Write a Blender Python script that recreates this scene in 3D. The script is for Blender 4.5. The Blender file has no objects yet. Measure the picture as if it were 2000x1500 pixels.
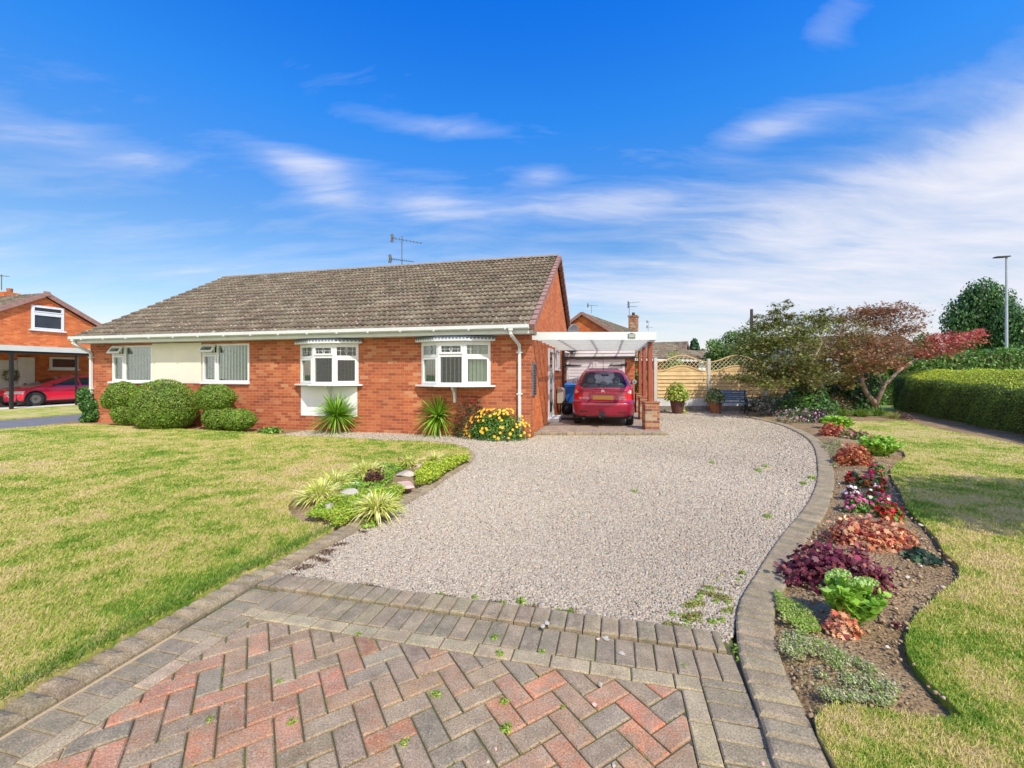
import bpy, bmesh, math, random
import numpy as np
from mathutils import Vector, Matrix
from mathutils.geometry import tessellate_polygon
random.seed(7)
RS = np.random.RandomState(11)
C = bpy.context.scene.collection
F0, HZ, CH = 820.0, 728.0, 1.5
ROT = math.radians(-13.38)
CA, SA = math.cos(ROT), math.sin(ROT)

def G(px, py, h=0.0):
    Z = (CH - h) * F0 / (py - HZ)
    return ((px - 1000.0) * Z / F0, Z)
def P3(px, py, Z):
    return ((px - 1000.0) * Z / F0, Z, CH - (py - HZ) * Z / F0)
def loc2w(x, y, o=(0.42, 9.61)):
    return (o[0] + x * CA - y * SA, o[1] + x * SA + y * CA)
def w2loc(X, Y, o=(0.0, 0.0)):
    X -= o[0]; Y -= o[1]
    return (X * CA + Y * SA, -X * SA + Y * CA)

# ------------------------------------------------------------------ materials
class NT:
    def __init__(s, name, world=False):
        if world:
            s.m = bpy.data.worlds.new(name)
        else:
            s.m = bpy.data.materials.new(name)
        s.m.use_nodes = True
        s.t = s.m.node_tree
        s.t.nodes.clear()
    def n(s, typ, ins=None, **at):
        nd = s.t.nodes.new('ShaderNode' + typ)
        for k, v in at.items():
            setattr(nd, k, v)
        if ins:
            for k, v in ins.items():
                if isinstance(v, tuple) and len(v) == 2 and hasattr(v[0], 'outputs'):
                    s.t.links.new(v[0].outputs[v[1]], nd.inputs[k])
                elif hasattr(v, 'outputs'):
                    s.t.links.new(v.outputs[0], nd.inputs[k])
                else:
                    nd.inputs[k].default_value = v
        return nd
    def link(s, a, b, ao=0, bi=0):
        s.t.links.new(a.outputs[ao], b.inputs[bi])
    def ramp(s, fac, stops, interp='LINEAR'):
        r = s.n('ValToRGB')
        s.t.links.new(fac[0].outputs[fac[1]] if isinstance(fac, tuple) else fac.outputs[0], r.inputs[0])
        cr = r.color_ramp
        cr.interpolation = interp
        while len(cr.elements) < len(stops):
            cr.elements.new(0.5)
        for e, (p, c) in zip(cr.elements, stops):
            e.position = p
            e.color = (c[0], c[1], c[2], 1) if isinstance(c, tuple) else (c, c, c, 1)
        return r
    def mix(s, fac, a, b, blend='MIX'):
        m = s.n('Mix', data_type='RGBA', blend_type=blend)
        for idx, v in ((0, fac), (6, a), (7, b)):
            if isinstance(v, tuple) and len(v) == 2 and hasattr(v[0], 'outputs'):
                s.t.links.new(v[0].outputs[v[1]], m.inputs[idx])
            elif hasattr(v, 'outputs'):
                s.t.links.new(v.outputs[0], m.inputs[idx])
            elif idx == 0:
                m.inputs[0].default_value = v
            else:
                m.inputs[idx].default_value = (v[0], v[1], v[2], 1)
        return (m, 2)
    def math(s, op, a, b=0.0, clamp=False):
        m = s.n('Math', operation=op, use_clamp=clamp)
        for i, v in ((0, a), (1, b)):
            if isinstance(v, tuple):
                s.t.links.new(v[0].outputs[v[1]], m.inputs[i])
            elif hasattr(v, 'outputs'):
                s.t.links.new(v.outputs[0], m.inputs[i])
            else:
                m.inputs[i].default_value = v
        return m
    def obj(s):
        return (s.n('TexCoord'), 3)
    def noise(s, vec, scale, detail=4, rough=.55, dist=0.0):
        return s.n('TexNoise', {'Vector': vec, 'Scale': scale, 'Detail': detail, 'Roughness': rough, 'Distortion': dist})
    def bsdf(s, col, rough=.6, bump=None, bstr=.3, bdist=.01, **kw):
        b = s.n('BsdfPrincipled')
        def setin(k, v):
            if isinstance(v, tuple) and len(v) == 2 and hasattr(v[0], 'outputs'):
                s.t.links.new(v[0].outputs[v[1]], b.inputs[k])
            elif hasattr(v, 'outputs'):
                s.t.links.new(v.outputs[0], b.inputs[k])
            elif isinstance(v, tuple):
                b.inputs[k].default_value = (v[0], v[1], v[2], 1)
            else:
                b.inputs[k].default_value = v
        setin('Base Color', col)
        setin('Roughness', rough)
        for k, v in kw.items():
            setin(k.replace('_', ' '), v)
        if bump is not None:
            bp = s.n('Bump', {'Height': bump, 'Strength': bstr, 'Distance': bdist})
            s.link(bp, b, 0, b.inputs.find('Normal'))
        s.out(b)
        return b
    def out(s, sh):
        o = s.n('OutputMaterial')
        s.link(sh, o)
        return o

MATS = {}
def simple(name, col, rough=.5, var=.12, nscale=6.0, bstr=.1, **kw):
    """plain material whose colour wanders a little with noise and whose surface has fine bumps"""
    if name in MATS:
        return MATS[name]
    t = NT(name)
    o = t.obj()
    n1 = t.noise(o, nscale, 5)
    lo = tuple(c * (1 - var) for c in col); hi = tuple(min(1, c * (1 + var)) for c in col)
    r = t.ramp(n1, [(.3, lo), (.7, hi)])
    n2 = t.noise(o, nscale * 14, 3)
    t.bsdf((r, 0), rough, bump=(n2, 0), bstr=bstr, bdist=.004, **kw)
    MATS[name] = t.m
    return t.m

def mat_brick(name, stops, mortar=(.42, .34, .27), bw=.225, rh=.075, ms=.010):
    t = NT(name)
    tc = t.n('TexCoord')
    sx = t.n('SeparateXYZ', {0: (tc, 3)})
    sn = t.n('SeparateXYZ', {0: (tc, 1)})
    ax = t.math('ABSOLUTE', (sn, 0))
    f = t.math('GREATER_THAN', ax, .5)
    m = t.n('Mix', {0: f, 2: (sx, 0), 3: (sx, 1)}, data_type='FLOAT')
    v = t.n('CombineXYZ', {0: (m, 0), 1: (sx, 2)})
    wob = t.noise((tc, 3), 5, 2)
    v2 = t.n('VectorMath', {0: v, 1: (t.n('VectorMath', {0: (wob, 1), 1: (.006, .004, 0)}, operation='MULTIPLY'), 0)}, operation='ADD')
    br = t.n('TexBrick', {'Vector': v2, 'Color1': (0, 0, 0, 1), 'Color2': (1, 1, 1, 1), 'Mortar': (0, 0, 0, 1), 'Scale': 1.0,
                          'Mortar Size': ms * .5, 'Mortar Smooth': .4, 'Bias': 0.0, 'Brick Width': bw, 'Row Height': rh}, offset=.5)
    r = t.ramp((br, 0), stops)
    big = t.noise((tc, 3), .9, 4)
    tint = t.ramp(big, [(.3, (.80, .80, .82)), (.7, (1.12, 1.06, 1.0))])
    fine = t.noise((tc, 3), 60, 4)
    ft = t.ramp(fine, [(.3, .8), (.7, 1.15)])
    c1 = t.mix(1.0, (r, 0), (tint, 0), 'MULTIPLY')
    c2 = t.mix(1.0, c1, (ft, 0), 'MULTIPLY')
    # white efflorescence blooms
    e = t.noise((tc, 3), 2.3, 6, .7)
    em = t.ramp(e, [(.62, 0.0), (.8, .30 if name != 'brick_orange' else .1)])
    c3 = t.mix((em, 0), c2, (.55, .45, .38))
    c4 = t.mix((br, 1), c3, mortar)
    h = t.math('SUBTRACT', 1.0, (br, 1))
    h2 = t.math('ADD', h, t.math('MULTIPLY', (fine, 0), .35))
    t.bsdf(c4, .85, bump=h2, bstr=.55, bdist=.006)
    MATS[name] = t.m
    return t.m

mat_brick('brick', [(0, (.29, .070, .030)), (.25, (.37, .092, .036)), (.5, (.43, .112, .040)), (.75, (.47, .140, .052)), (.93, (.49, .17, .07)), (1, (.52, .25, .12))], mortar=(.48, .28, .18))
mat_brick('brick_orange', [(0, (.50, .105, .026)), (.3, (.57, .135, .030)), (.7, (.64, .17, .038)), (1, (.66, .23, .07))], mortar=(.44, .21, .11))
mat_brick('brick_old', [(0, (.16, .06, .04)), (.3, (.34, .12, .06)), (.6, (.45, .20, .08)), (.8, (.38, .28, .16)), (1, (.5, .38, .26))], mortar=(.4, .36, .3))

def mat_col(name, rough=.6, transl=0.0, nscale=40, var=.12, bstr=.2, coat=0):
    """colour from the mesh's own 'col' attribute (one colour per leaf, block or stone)"""
    t = NT(name)
    a = t.n('Attribute', attribute_name='col')
    n = t.noise(t.obj(), nscale, 4)
    r = t.ramp(n, [(.3, 1 - var), (.7, 1 + var)])
    c = t.mix(1.0, (a, 0), (r, 0), 'MULTIPLY')
    b = t.bsdf(c, rough, bump=(n, 0), bstr=bstr, bdist=.004)
    if transl > 0:
        out = [x for x in t.t.nodes if x.type == 'OUTPUT_MATERIAL'][0]
        tr = t.n('BsdfTranslucent', {'Color': (t.n('Mix', {0: .5}, data_type='RGBA'), 2)})
        t.t.links.new(c[0].outputs[2], tr.inputs[0])
        ms = t.n('MixShader', {0: transl})
        t.link(b, ms, 0, 1); t.link(tr, ms, 0, 2); t.link(ms, out)
    MATS[name] = t.m
    return t.m
mat_col('leaf', .5, .30, 30, .15, .1)
mat_col('leaf_gloss', .35, .22, 30, .15, .1)
mat_col('petal', .55, .25, 60, .08, .05)
mat_col('stone', .9, 0, 120, .18, .5)

def lawn_mat(name, sheet):
    t = NT(name)
    o = t.obj()
    flat = t.n('VectorMath', {0: o, 1: (1, 1, 0)}, operation='MULTIPLY')
    n1 = t.noise((flat, 0), .55, 5, .6, .4)
    n2 = t.noise((flat, 0), 3.2, 5, .65)
    n3 = t.noise((flat, 0), 22, 4, .7)
    a = t.math('ADD', t.math('MULTIPLY', (n1, 0), .38), t.math('ADD', t.math('MULTIPLY', (n2, 0), .38), t.math('MULTIPLY', (n3, 0), .24)))
    if not sheet:
        rn = t.n('Attribute', attribute_name='col')
        sp = t.n('SeparateColor', {0: (rn, 0)})
        a = t.math('ADD', a, t.math('MULTIPLY', t.math('SUBTRACT', (sp, 0), .5), .12))
    r = t.ramp(a, [(.42, (.14, .27, .015)), (.455, (.27, .37, .032)), (.488, (.45, .46, .085)), (.52, (.60, .51, .17)), (.57, (.62, .50, .27))])
    c = (r, 0)
    if sheet:
        fine = t.noise((flat, 0), 160, 3, .8)
        fr = t.ramp(fine, [(.3, .60), (.7, 1.05)])
        c = t.mix(1.0, c, (fr, 0), 'MULTIPLY')
        t.bsdf(c, .9, bump=(fine, 0), bstr=.5, bdist=.012)
    else:
        c = t.mix(1.0, c, (1.12, 1.12, 1.05), 'MULTIPLY')
        b = t.bsdf(c, .6)
        out = [x for x in t.t.nodes if x.type == 'OUTPUT_MATERIAL'][0]
        tr = t.n('BsdfTranslucent')
        t.t.links.new(c[0].outputs[2], tr.inputs[0])
        ms = t.n('MixShader', {0: .35})
        t.link(b, ms, 0, 1); t.link(tr, ms, 0, 2); t.link(ms, out)
    MATS[name] = t.m
lawn_mat('lawn', True)
lawn_mat('blade', False)

def mk_gravel():
    t = NT('gravel_bed')
    o = t.obj()
    v = t.n('TexVoronoi', {'Vector': o, 'Scale': 62.0, 'Randomness': 1.0})
    ve = t.n('TexVoronoi', {'Vector': o, 'Scale': 62.0, 'Randomness': 1.0}, feature='DISTANCE_TO_EDGE')
    sc = t.n('SeparateColor', {0: (v, 1)})
    r = t.ramp((sc, 0), [(0, (.27, .225, .165)), (.3, (.37, .315, .235)), (.65, (.43, .37, .28)), (.9, (.48, .43, .33)), (1, (.56, .53, .43))])
    ed = t.ramp((ve, 0), [(0.0, .45), (.09, 1.0)])
    big = t.noise(o, .8, 4)
    bt = t.ramp(big, [(.3, .88), (.7, 1.08)])
    c = t.mix(1.0, (r, 0), (ed, 0), 'MULTIPLY')
    c = t.mix(1.0, c, (bt, 0), 'MULTIPLY')
    h = t.math('ADD', t.math('MULTIPLY', (sc, 1), .5), (ed, 0))
    t.bsdf(c, .9, bump=h, bstr=1.0, bdist=.015)
    MATS['gravel_bed'] = t.m
mk_gravel()

def mk_soil():
    t = NT('soil')
    o = t.obj()
    n1 = t.noise(o, 2.0, 6, .6); n2 = t.noise(o, 38, 6, .75)
    v = t.n('TexVoronoi', {'Vector': o, 'Scale': 55.0})
    a = t.math('ADD', t.math('MULTIPLY', (n1, 0), .5), t.math('MULTIPLY', (n2, 0), .5))
    r = t.ramp(a, [(.35, (.20, .125, .055)), (.5, (.38, .25, .12)), (.65, (.54, .385, .20))])
    h = t.math('ADD', (n2, 0), t.math('MULTIPLY', (v, 0), -.8))
    t.bsdf((r, 0), .95, bump=h, bstr=1.0, bdist=.035)
    MATS['soil'] = t.m
mk_soil()

def mk_joint():
    t = NT('joint_sand')
    o = t.obj()
    n1 = t.noise(o, 3.5, 5, .6); n2 = t.noise(o, 90, 4, .7)
    sz = t.n('SeparateXYZ', {0: o})
    a = t.math('ADD', t.math('MULTIPLY', (n1, 0), .7), t.math('ADD', t.math('MULTIPLY', (n2, 0), .3), t.math('MULTIPLY', t.math('LESS_THAN', t.math('ADD', (sz, 0), t.math('MULTIPLY', (sz, 1), .238)), -1.36), .30)))
    r = t.ramp(a, [(.40, (.13, .16, .025)), (.48, (.085, .085, .03)), (.57, (.10, .08, .045)), (.72, (.50, .38, .22))])
    t.bsdf((r, 0), .95, bump=(n2, 0), bstr=.8, bdist=.01)
    MATS['joint_sand'] = t.m
mk_joint()

def mk_paver():
    t = NT('paver')
    o = t.obj()
    a = t.n('Attribute', attribute_name='col')
    n1 = t.noise(o, 7, 5, .65); n2 = t.noise(o, 130, 4, .75)
    v = t.n('TexVoronoi', {'Vector': o, 'Scale': 70.0})
    r1 = t.ramp(n1, [(.3, .74), (.7, 1.2)])
    r2 = t.ramp(n2, [(.36, .58), (.64, 1.36)])
    n0 = t.noise(o, 16, 5, .7)
    m0 = t.ramp(n0, [(.40, 0.0), (.62, .7)])
    c = t.mix((m0, 0), (a, 0), (.34, .265, .175))
    c = t.mix(1.0, c, (r1, 0), 'MULTIPLY')
    c = t.mix(1.0, c, (r2, 0), 'MULTIPLY')
    # pale lichen / worn aggregate specks
    sp = t.ramp((v, 0), [(.10, .85), (.19, 0.0)])
    sm = t.noise(o, 19, 3, .6)
    sp2 = t.math('MULTIPLY', (sp, 0), (t.ramp(sm, [(.46, 0.0), (.6, .9)]), 0))
    c = t.mix(sp2, c, (.62, .58, .5))
    # algae in patches
    g = t.noise(o, 2.1, 5, .7)
    gm = t.ramp(g, [(.56, 0.0), (.75, .35)])
    c = t.mix((gm, 0), c, (.16, .15, .07))
    t.bsdf(c, .88, bump=(n2, 0), bstr=.6, bdist=.006)
    MATS['paver'] = t.m
mk_paver()

def mk_roof():
    t = NT('roof_tile')
    o = t.obj()
    a = t.n('Attribute', attribute_name='col')
    n1 = t.noise(o, 1.1, 5, .6); n2 = t.noise(o, 24, 5, .7)
    r1 = t.ramp(n1, [(.3, .75), (.7, 1.2)]); r2 = t.ramp(n2, [(.3, .7), (.7, 1.3)])
    c = t.mix(1.0, (a, 0), (r1, 0), 'MULTIPLY'); c = t.mix(1.0, c, (r2, 0), 'MULTIPLY')
    l = t.noise(o, 14.0, 6, .7)
    lm = t.ramp(l, [(.56, 0.0), (.62, .9)])
    l2 = t.noise(o, 2.2, 3, .5)
    lm2 = t.math('MULTIPLY', (lm, 0), (t.ramp(l2, [(.35, .2), (.6, 1.0)]), 0))
    c = t.mix(lm2, c, (.52, .48, .40))
    d = t.noise(o, 5.5, 5, .7)
    dm = t.ramp(d, [(.60, 0.0), (.72, .6)])
    c = t.mix((dm, 0), c, (.055, .045, .03))
    t.bsdf(c, .95, bump=(n2, 0), bstr=.5, bdist=.012)
    MATS['roof_tile'] = t.m
mk_roof()

def mk_glass(name, tint=(.9, .95, .95), refl=.10, trans=.85):
    t = NT(name)
    tr = t.n('BsdfTransparent', {'Color': (tint[0], tint[1], tint[2], 1)})
    gl = t.n('BsdfGlossy', {'Color': (1, 1, 1, 1), 'Roughness': .02})
    lw = t.n('LayerWeight', {'Blend': .25})
    f = t.math('ADD', t.math('MULTIPLY', (lw, 0), .8), refl)
    m = t.n('MixShader', {0: f})
    t.link(tr, m, 0, 1); t.link(gl, m, 0, 2)
    t.out(m)
    MATS[name] = t.m
mk_glass('glass', (.80, .86, .84), .03)
mk_glass('car_glass', (.90, .94, .92), .03)
mk_glass('dark_glass', (.10, .12, .14), .12)

def mk_paint(name, col):
    t = NT(name)
    n = t.noise(t.obj(), 900, 2)
    r = t.ramp(n, [(.3, tuple(c * .85 for c in col)), (.7, tuple(min(1, c * 1.2) for c in col))])
    t.bsdf((r, 0), .42, Metallic=.25, Coat_Weight=1.0, Coat_Roughness=.06)
    MATS[name] = t.m
mk_paint('paint_crimson', (.36, .012, .045))
mk_paint('paint_red', (.72, .008, .05))
mk_paint('paint_grey', (.10, .11, .13))

def mk_sheet():
    t = NT('clear_sheet')
    tr = t.n('BsdfTransparent', {'Color': (.95, .95, .95, 1)})
    df = t.n('BsdfTranslucent', {'Color': (.9, .9, .88, 1)})
    m = t.n('MixShader', {0: .20})
    t.link(tr, m, 0, 1); t.link(df, m, 0, 2)
    t.out(m)
    MATS['clear_sheet'] = t.m
mk_sheet()

simple('upvc', (.72, .73, .74), .35, .03, 3, .02)
simple('white_trim', (.62, .65, .65), .45, .05, 3, .05)
simple('cream_render', (.74, .70, .60), .9, .06, 2, .5)
simple('white_render', (.74, .75, .77), .9, .05, 2, .5)
simple('blind_cream', (.78, .76, .60), .8, .06, 8, .05)
simple('blind_dark', (.42, .41, .33), .8, .06, 8, .05)
simple('lead', (.50, .52, .55), .4, .05)
simple('lead_roof', (.16, .19, .25), .6, .2, 5)
simple('black_metal', (.016, .017, .020), .45, .2)
simple('black_rubber', (.022, .022, .024), .8, .2)
simple('dark_plastic', (.03, .032, .036), .6, .15)
simple('steel', (.42, .44, .47), .4, .1, Metallic=.7)
simple('grey_panel', (.14, .15, .17), .6, .2)
simple('verge_pink', (.30, .17, .14), .8, .2, 8)
simple('brown_post', (.28, .070, .035), .6, .15, 5)
simple('garage_white', (.80, .77, .76), .6, .06, 3, .15)
simple('dark_timber', (.055, .045, .04), .7, .4, 4)
simple('concrete_post', (.52, .50, .46), .9, .12, 5, .4)
simple('concrete_board', (.60, .59, .57), .9, .10, 3, .4)
simple('dark_ridge', (.24, .20, .16), .95, .3, 12, .5)
simple('sleeper', (.22, .19, .16), .9, .25, 6, .4)
simple('bark', (.20, .145, .10), .9, .3, 9, .6)
simple('bark_pale', (.33, .25, .19), .85, .3, 9, .5)
simple('twig_core', (.06, .075, .02), .95, .3, 9, .5)
simple('terracotta', (.34, .13, .065), .85, .2, 8, .3)
simple('pot_brown', (.10, .045, .035), .6, .2, 8, .2)
simple('dark_pane', (.025, .035, .045), .04, .2, 3, 0)
simple('bench_blue', (.03, .11, .24), .45, .2, 9, .1)
simple('bin_blue', (.015, .19, .68), .45, .08, 4, .1)
simple('cabinet', (.60, .55, .46), .6, .08, 4, .1)
simple('asphalt', (.15, .155, .165), .9, .15, 3, .8)
simple('far_grass', (.13, .19, .04), .9, .35, .4, .5)
simple('tail_red', (.62, .008, .012), .2, .1)
simple('lamp_clear', (.62, .55, .50), .2, .05)
simple('plate_amber', (.36, .18, .035), .5, .03)
simple('chrome', (.75, .76, .78), .2, .03, Metallic=.9)
simple('seat_grey', (.22, .23, .24), .9, .2, 8)
simple('rim', (.20, .205, .215), .35, .1, Metallic=.6)
simple('door_white', (.60, .59, .56), .5, .05)
simple('aerial_grey', (.10, .12, .15), .5, .1)
simple('galv', (.42, .47, .52), .5, .08, Metallic=.3)
simple('sign_face', (.36, .36, .30), .6, .1)
simple('white_rock', (.62, .60, .56), .9, .25, 7, .6)
simple('pink_rock', (.58, .38, .30), .9, .22, 7, .6)
simple('grey_rock', (.42, .38, .31), .9, .22, 7, .6)

def mk_wood():
    t = NT('fence_wood')
    o = t.obj()
    sc = t.n('VectorMath', {0: o, 1: (1.2, 6, 26)}, operation='MULTIPLY')
    n = t.noise((sc, 0), 2.2, 5, .6, .8)
    k = t.noise(o, 4, 3)
    r = t.ramp(n, [(.3, (.44, .28, .12)), (.5, (.60, .42, .20)), (.7, (.70, .53, .28))])
    kr = t.ramp(k, [(.3, .85), (.7, 1.1)])
    c = t.mix(1.0, (r, 0), (kr, 0), 'MULTIPLY')
    t.bsdf(c, .8, bump=(n, 0), bstr=.3, bdist=.004)
    MATS['fence_wood'] = t.m
    simple('lattice_wood', (.55, .47, .30), .8, .15, 7, .2)
mk_wood()

# ------------------------------------------------------------------ object helpers
def tag(o, label=None, cat=None, group=None, kind=None):
    if label: o['label'] = label
    if cat: o['category'] = cat
    if group: o['group'] = group
    if kind: o['kind'] = kind
    return o
def empty(name, label, cat, loc=(0, 0, 0), rz=0.0, group=None):
    o = bpy.data.objects.new(name, None)
    C.objects.link(o)
    o.location = loc
    o.rotation_euler = (0, 0, rz)
    o.empty_display_size = .1
    return tag(o, label, cat, group)
def dup(o, parent=None):
    c = o.copy()
    C.objects.link(c)
    if parent is not None: c.parent = parent
    for ch in list(o.children):
        dup(ch, c)
    return c

def mesh_np(name, V, F, mat, parent=None, col=None, smooth=False):
    V = np.asarray(V, dtype=np.float32); F = np.asarray(F, dtype=np.int32)
    me = bpy.data.meshes.new(name)
    k = F.shape[1]
    me.vertices.add(len(V)); me.vertices.foreach_set('co', V.ravel())
    me.loops.add(F.size); me.loops.foreach_set('vertex_index', F.ravel())
    me.polygons.add(len(F))
    me.polygons.foreach_set('loop_start', np.arange(0, F.size, k, dtype=np.int32))
    me.polygons.foreach_set('loop_total', np.full(len(F), k, dtype=np.int32))
    if smooth: me.polygons.foreach_set('use_smooth', np.ones(len(F), dtype=bool))
    me.update(calc_edges=True)
    if col is not None:
        a = me.attributes.new('col', 'FLOAT_COLOR', 'POINT')
        cc = np.ones((len(V), 4), dtype=np.float32); cc[:, :3] = col
        a.data.foreach_set('color', cc.ravel())
    me.materials.append(MATS[mat])
    o = bpy.data.objects.new(name, me)
    C.objects.link(o)
    if parent is not None: o.parent = parent
    return o

class MB:
    """collects boxes, tubes, prisms ... into one mesh"""
    def __init__(s): s.v = []; s.f = []; s.c = []; s.col = None
    def add(s, vs, fs):
        b = len(s.v)
        s.v += [tuple(v) for v in vs]
        s.f += [[b + i for i in f] for f in fs]
        if s.col is not None: s.c += [s.col] * len(vs)
        return s
    def box(s, x0, x1, y0, y1, z0, z1):
        v = [(x0, y0, z0), (x1, y0, z0), (x1, y1, z0), (x0, y1, z0), (x0, y0, z1), (x1, y0, z1), (x1, y1, z1), (x0, y1, z1)]
        return s.add(v, [(0, 3, 2, 1), (4, 5, 6, 7), (0, 1, 5, 4), (1, 2, 6, 5), (2, 3, 7, 6), (3, 0, 4, 7)])
    def bar(s, a, b, w, h, up=(0, 0, 1)):
        a = Vector(a); b = Vector(b); d = (b - a).normalized()
        u = Vector(up); x = d.cross(u)
        if x.length < 1e-4: x = d.cross(Vector((1, 0, 0)))
        x.normalize(); u = x.cross(d).normalized()
        v = []
        for p in (a, b):
            for i, j in ((-1, -1), (1, -1), (1, 1), (-1, 1)):
                v.append(p + x * (i * w / 2) + u * (j * h / 2))
        return s.add(v, [(3, 2, 1, 0), (4, 5, 6, 7), (0, 1, 5, 4), (1, 2, 6, 5), (2, 3, 7, 6), (3, 0, 4, 7)])
    def tube(s, pts, rs, n=8, cap=True):
        pts = [Vector(p) for p in pts]
        if not isinstance(rs, (list, tuple)): rs = [rs] * len(pts)
        b0 = len(s.v); vs = []; prev = None
        for i, p in enumerate(pts):
            d = (pts[min(i + 1, len(pts) - 1)] - pts[max(i - 1, 0)]).normalized()
            if prev is None:
                x = d.cross(Vector((0, 0, 1)))
                if x.length < .05: x = d.cross(Vector((0, 1, 0)))
            else:
                x = prev - d * prev.dot(d)
            x.normalize(); prev = x; y = d.cross(x)
            for k in range(n):
                a = 2 * math.pi * k / n
                vs.append(p + (x * math.cos(a) + y * math.sin(a)) * rs[i])
        fs = []
        for i in range(len(pts) - 1):
            for k in range(n):
                fs.append((i * n + k, i * n + (k + 1) % n, (i + 1) * n + (k + 1) % n, (i + 1) * n + k))
        if cap:
            fs.append(tuple(range(n))[::-1]); fs.append(tuple((len(pts) - 1) * n + k for k in range(n)))
        return s.add(vs, fs)
    def lathe(s, prof, c=(0, 0, 0), n=20, axis='z'):
        vs = []
        for r, h in prof:
            for k in range(n):
                a = 2 * math.pi * k / n
                if axis == 'z': vs.append((c[0] + r * math.cos(a), c[1] + r * math.sin(a), c[2] + h))
                elif axis == 'x': vs.append((c[0] + h, c[1] + r * math.cos(a), c[2] + r * math.sin(a)))
                else: vs.append((c[0] + r * math.cos(a), c[1] + h, c[2] + r * math.sin(a)))
        fs = []
        for i in range(len(prof) - 1):
            for k in range(n):
                fs.append((i * n + k, i * n + (k + 1) % n, (i + 1) * n + (k + 1) % n, (i + 1) * n + k))
        fs.append(tuple(range(n))[::-1]); fs.append(tuple((len(prof) - 1) * n + k for k in range(n)))
        return s.add(vs, fs)
    def prism(s, poly, ext, base=0.0, axis='z'):
        """extrude a 2D polygon: axis z: (x,y)->z ; axis x: (y,z)->x ; axis y: (x,z)->y"""
        n = len(poly)
        def mk(p, h):
            return (p[0], p[1], h) if axis == 'z' else ((h, p[0], p[1]) if axis == 'x' else (p[0], h, p[1]))
        vs = [mk(p, base) for p in poly] + [mk(p, base + ext) for p in poly]
        tess = tessellate_polygon([[Vector((p[0], p[1], 0)) for p in poly]])
        fs = [tuple(t) for t in tess] + [tuple(i + n for i in t) for t in tess]
        fs += [(i, (i + 1) % n, (i + 1) % n + n, i + n) for i in range(n)]
        return s.add(vs, fs)
    def ball(s, c, r, nu=12, nv=8):
        if not isinstance(r, (tuple, list)): r = (r, r, r)
        vs = []; fs = []
        for i in range(nv + 1):
            ph = math.pi * i / nv
            for k in range(nu):
                a = 2 * math.pi * k / nu
                vs.append((c[0] + r[0] * math.sin(ph) * math.cos(a), c[1] + r[1] * math.sin(ph) * math.sin(a), c[2] + r[2] * math.cos(ph)))
        for i in range(nv):
            for k in range(nu):
                fs.append((i * nu + k, i * nu + (k + 1) % nu, (i + 1) * nu + (k + 1) % nu, (i + 1) * nu + k))
        return s.add(vs, fs)
    def xf(s, M, start=0):
        for i in range(start, len(s.v)):
            s.v[i] = tuple(M @ Vector(s.v[i]))
        return s
    def build(s, name, mat, parent=None, smooth=False, bevel=0.0, fixn=True):
        me = bpy.data.meshes.new(name)
        me.from_pydata(s.v, [], s.f)
        if s.c:
            a = me.attributes.new('col', 'FLOAT_COLOR', 'POINT')
            cc = np.ones((len(s.v), 4), dtype=np.float32); cc[:, :3] = np.array(s.c)
            a.data.foreach_set('color', cc.ravel())
        if fixn:
            bm = bmesh.new(); bm.from_mesh(me)
            bmesh.ops.recalc_face_normals(bm, faces=bm.faces)
            bm.to_mesh(me); bm.free()
        me.materials.append(MATS[mat])
        if smooth:
            me.polygons.foreach_set('use_smooth', [True] * len(me.polygons))
        me.update()
        o = bpy.data.objects.new(name, me)
        C.objects.link(o)
        if parent is not None: o.parent = parent
        if bevel > 0:
            b = o.modifiers.new('bevel', 'BEVEL'); b.width = bevel; b.segments = 2; b.limit_method = 'ANGLE'
        return o

# ------------------------------------------------------------------ scatter helpers
def inpoly(X, Y, poly):
    res = np.zeros(len(X), dtype=bool)
    n = len(poly); j = n - 1
    for i in range(n):
        xi, yi = poly[i]; xj, yj = poly[j]
        if yi != yj:
            cond = ((yi > Y) != (yj > Y)) & (X < (xj - xi) * (Y - yi) / (yj - yi) + xi)
            res ^= cond
        j = i
    return res
def scatter(poly, n, weight=None, holes=(), rs=RS):
    xs = [p[0] for p in poly]; ys = [p[1] for p in poly]
    out = []; tot = 0; it = 0
    while tot < n and it < 400:
        it += 1
        m = 200000
        X = rs.uniform(min(xs), max(xs), m); Y = rs.uniform(min(ys), max(ys), m)
        k = inpoly(X, Y, poly)
        for h in holes: k &= ~inpoly(X, Y, h)
        if weight is not None: k &= rs.rand(m) < weight(X, Y)
        out.append(np.stack([X[k], Y[k]], 1)); tot += k.sum()
    return np.concatenate(out)[:n]
def unit(v): return v / (np.linalg.norm(v, axis=1, keepdims=True) + 1e-9)

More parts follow.
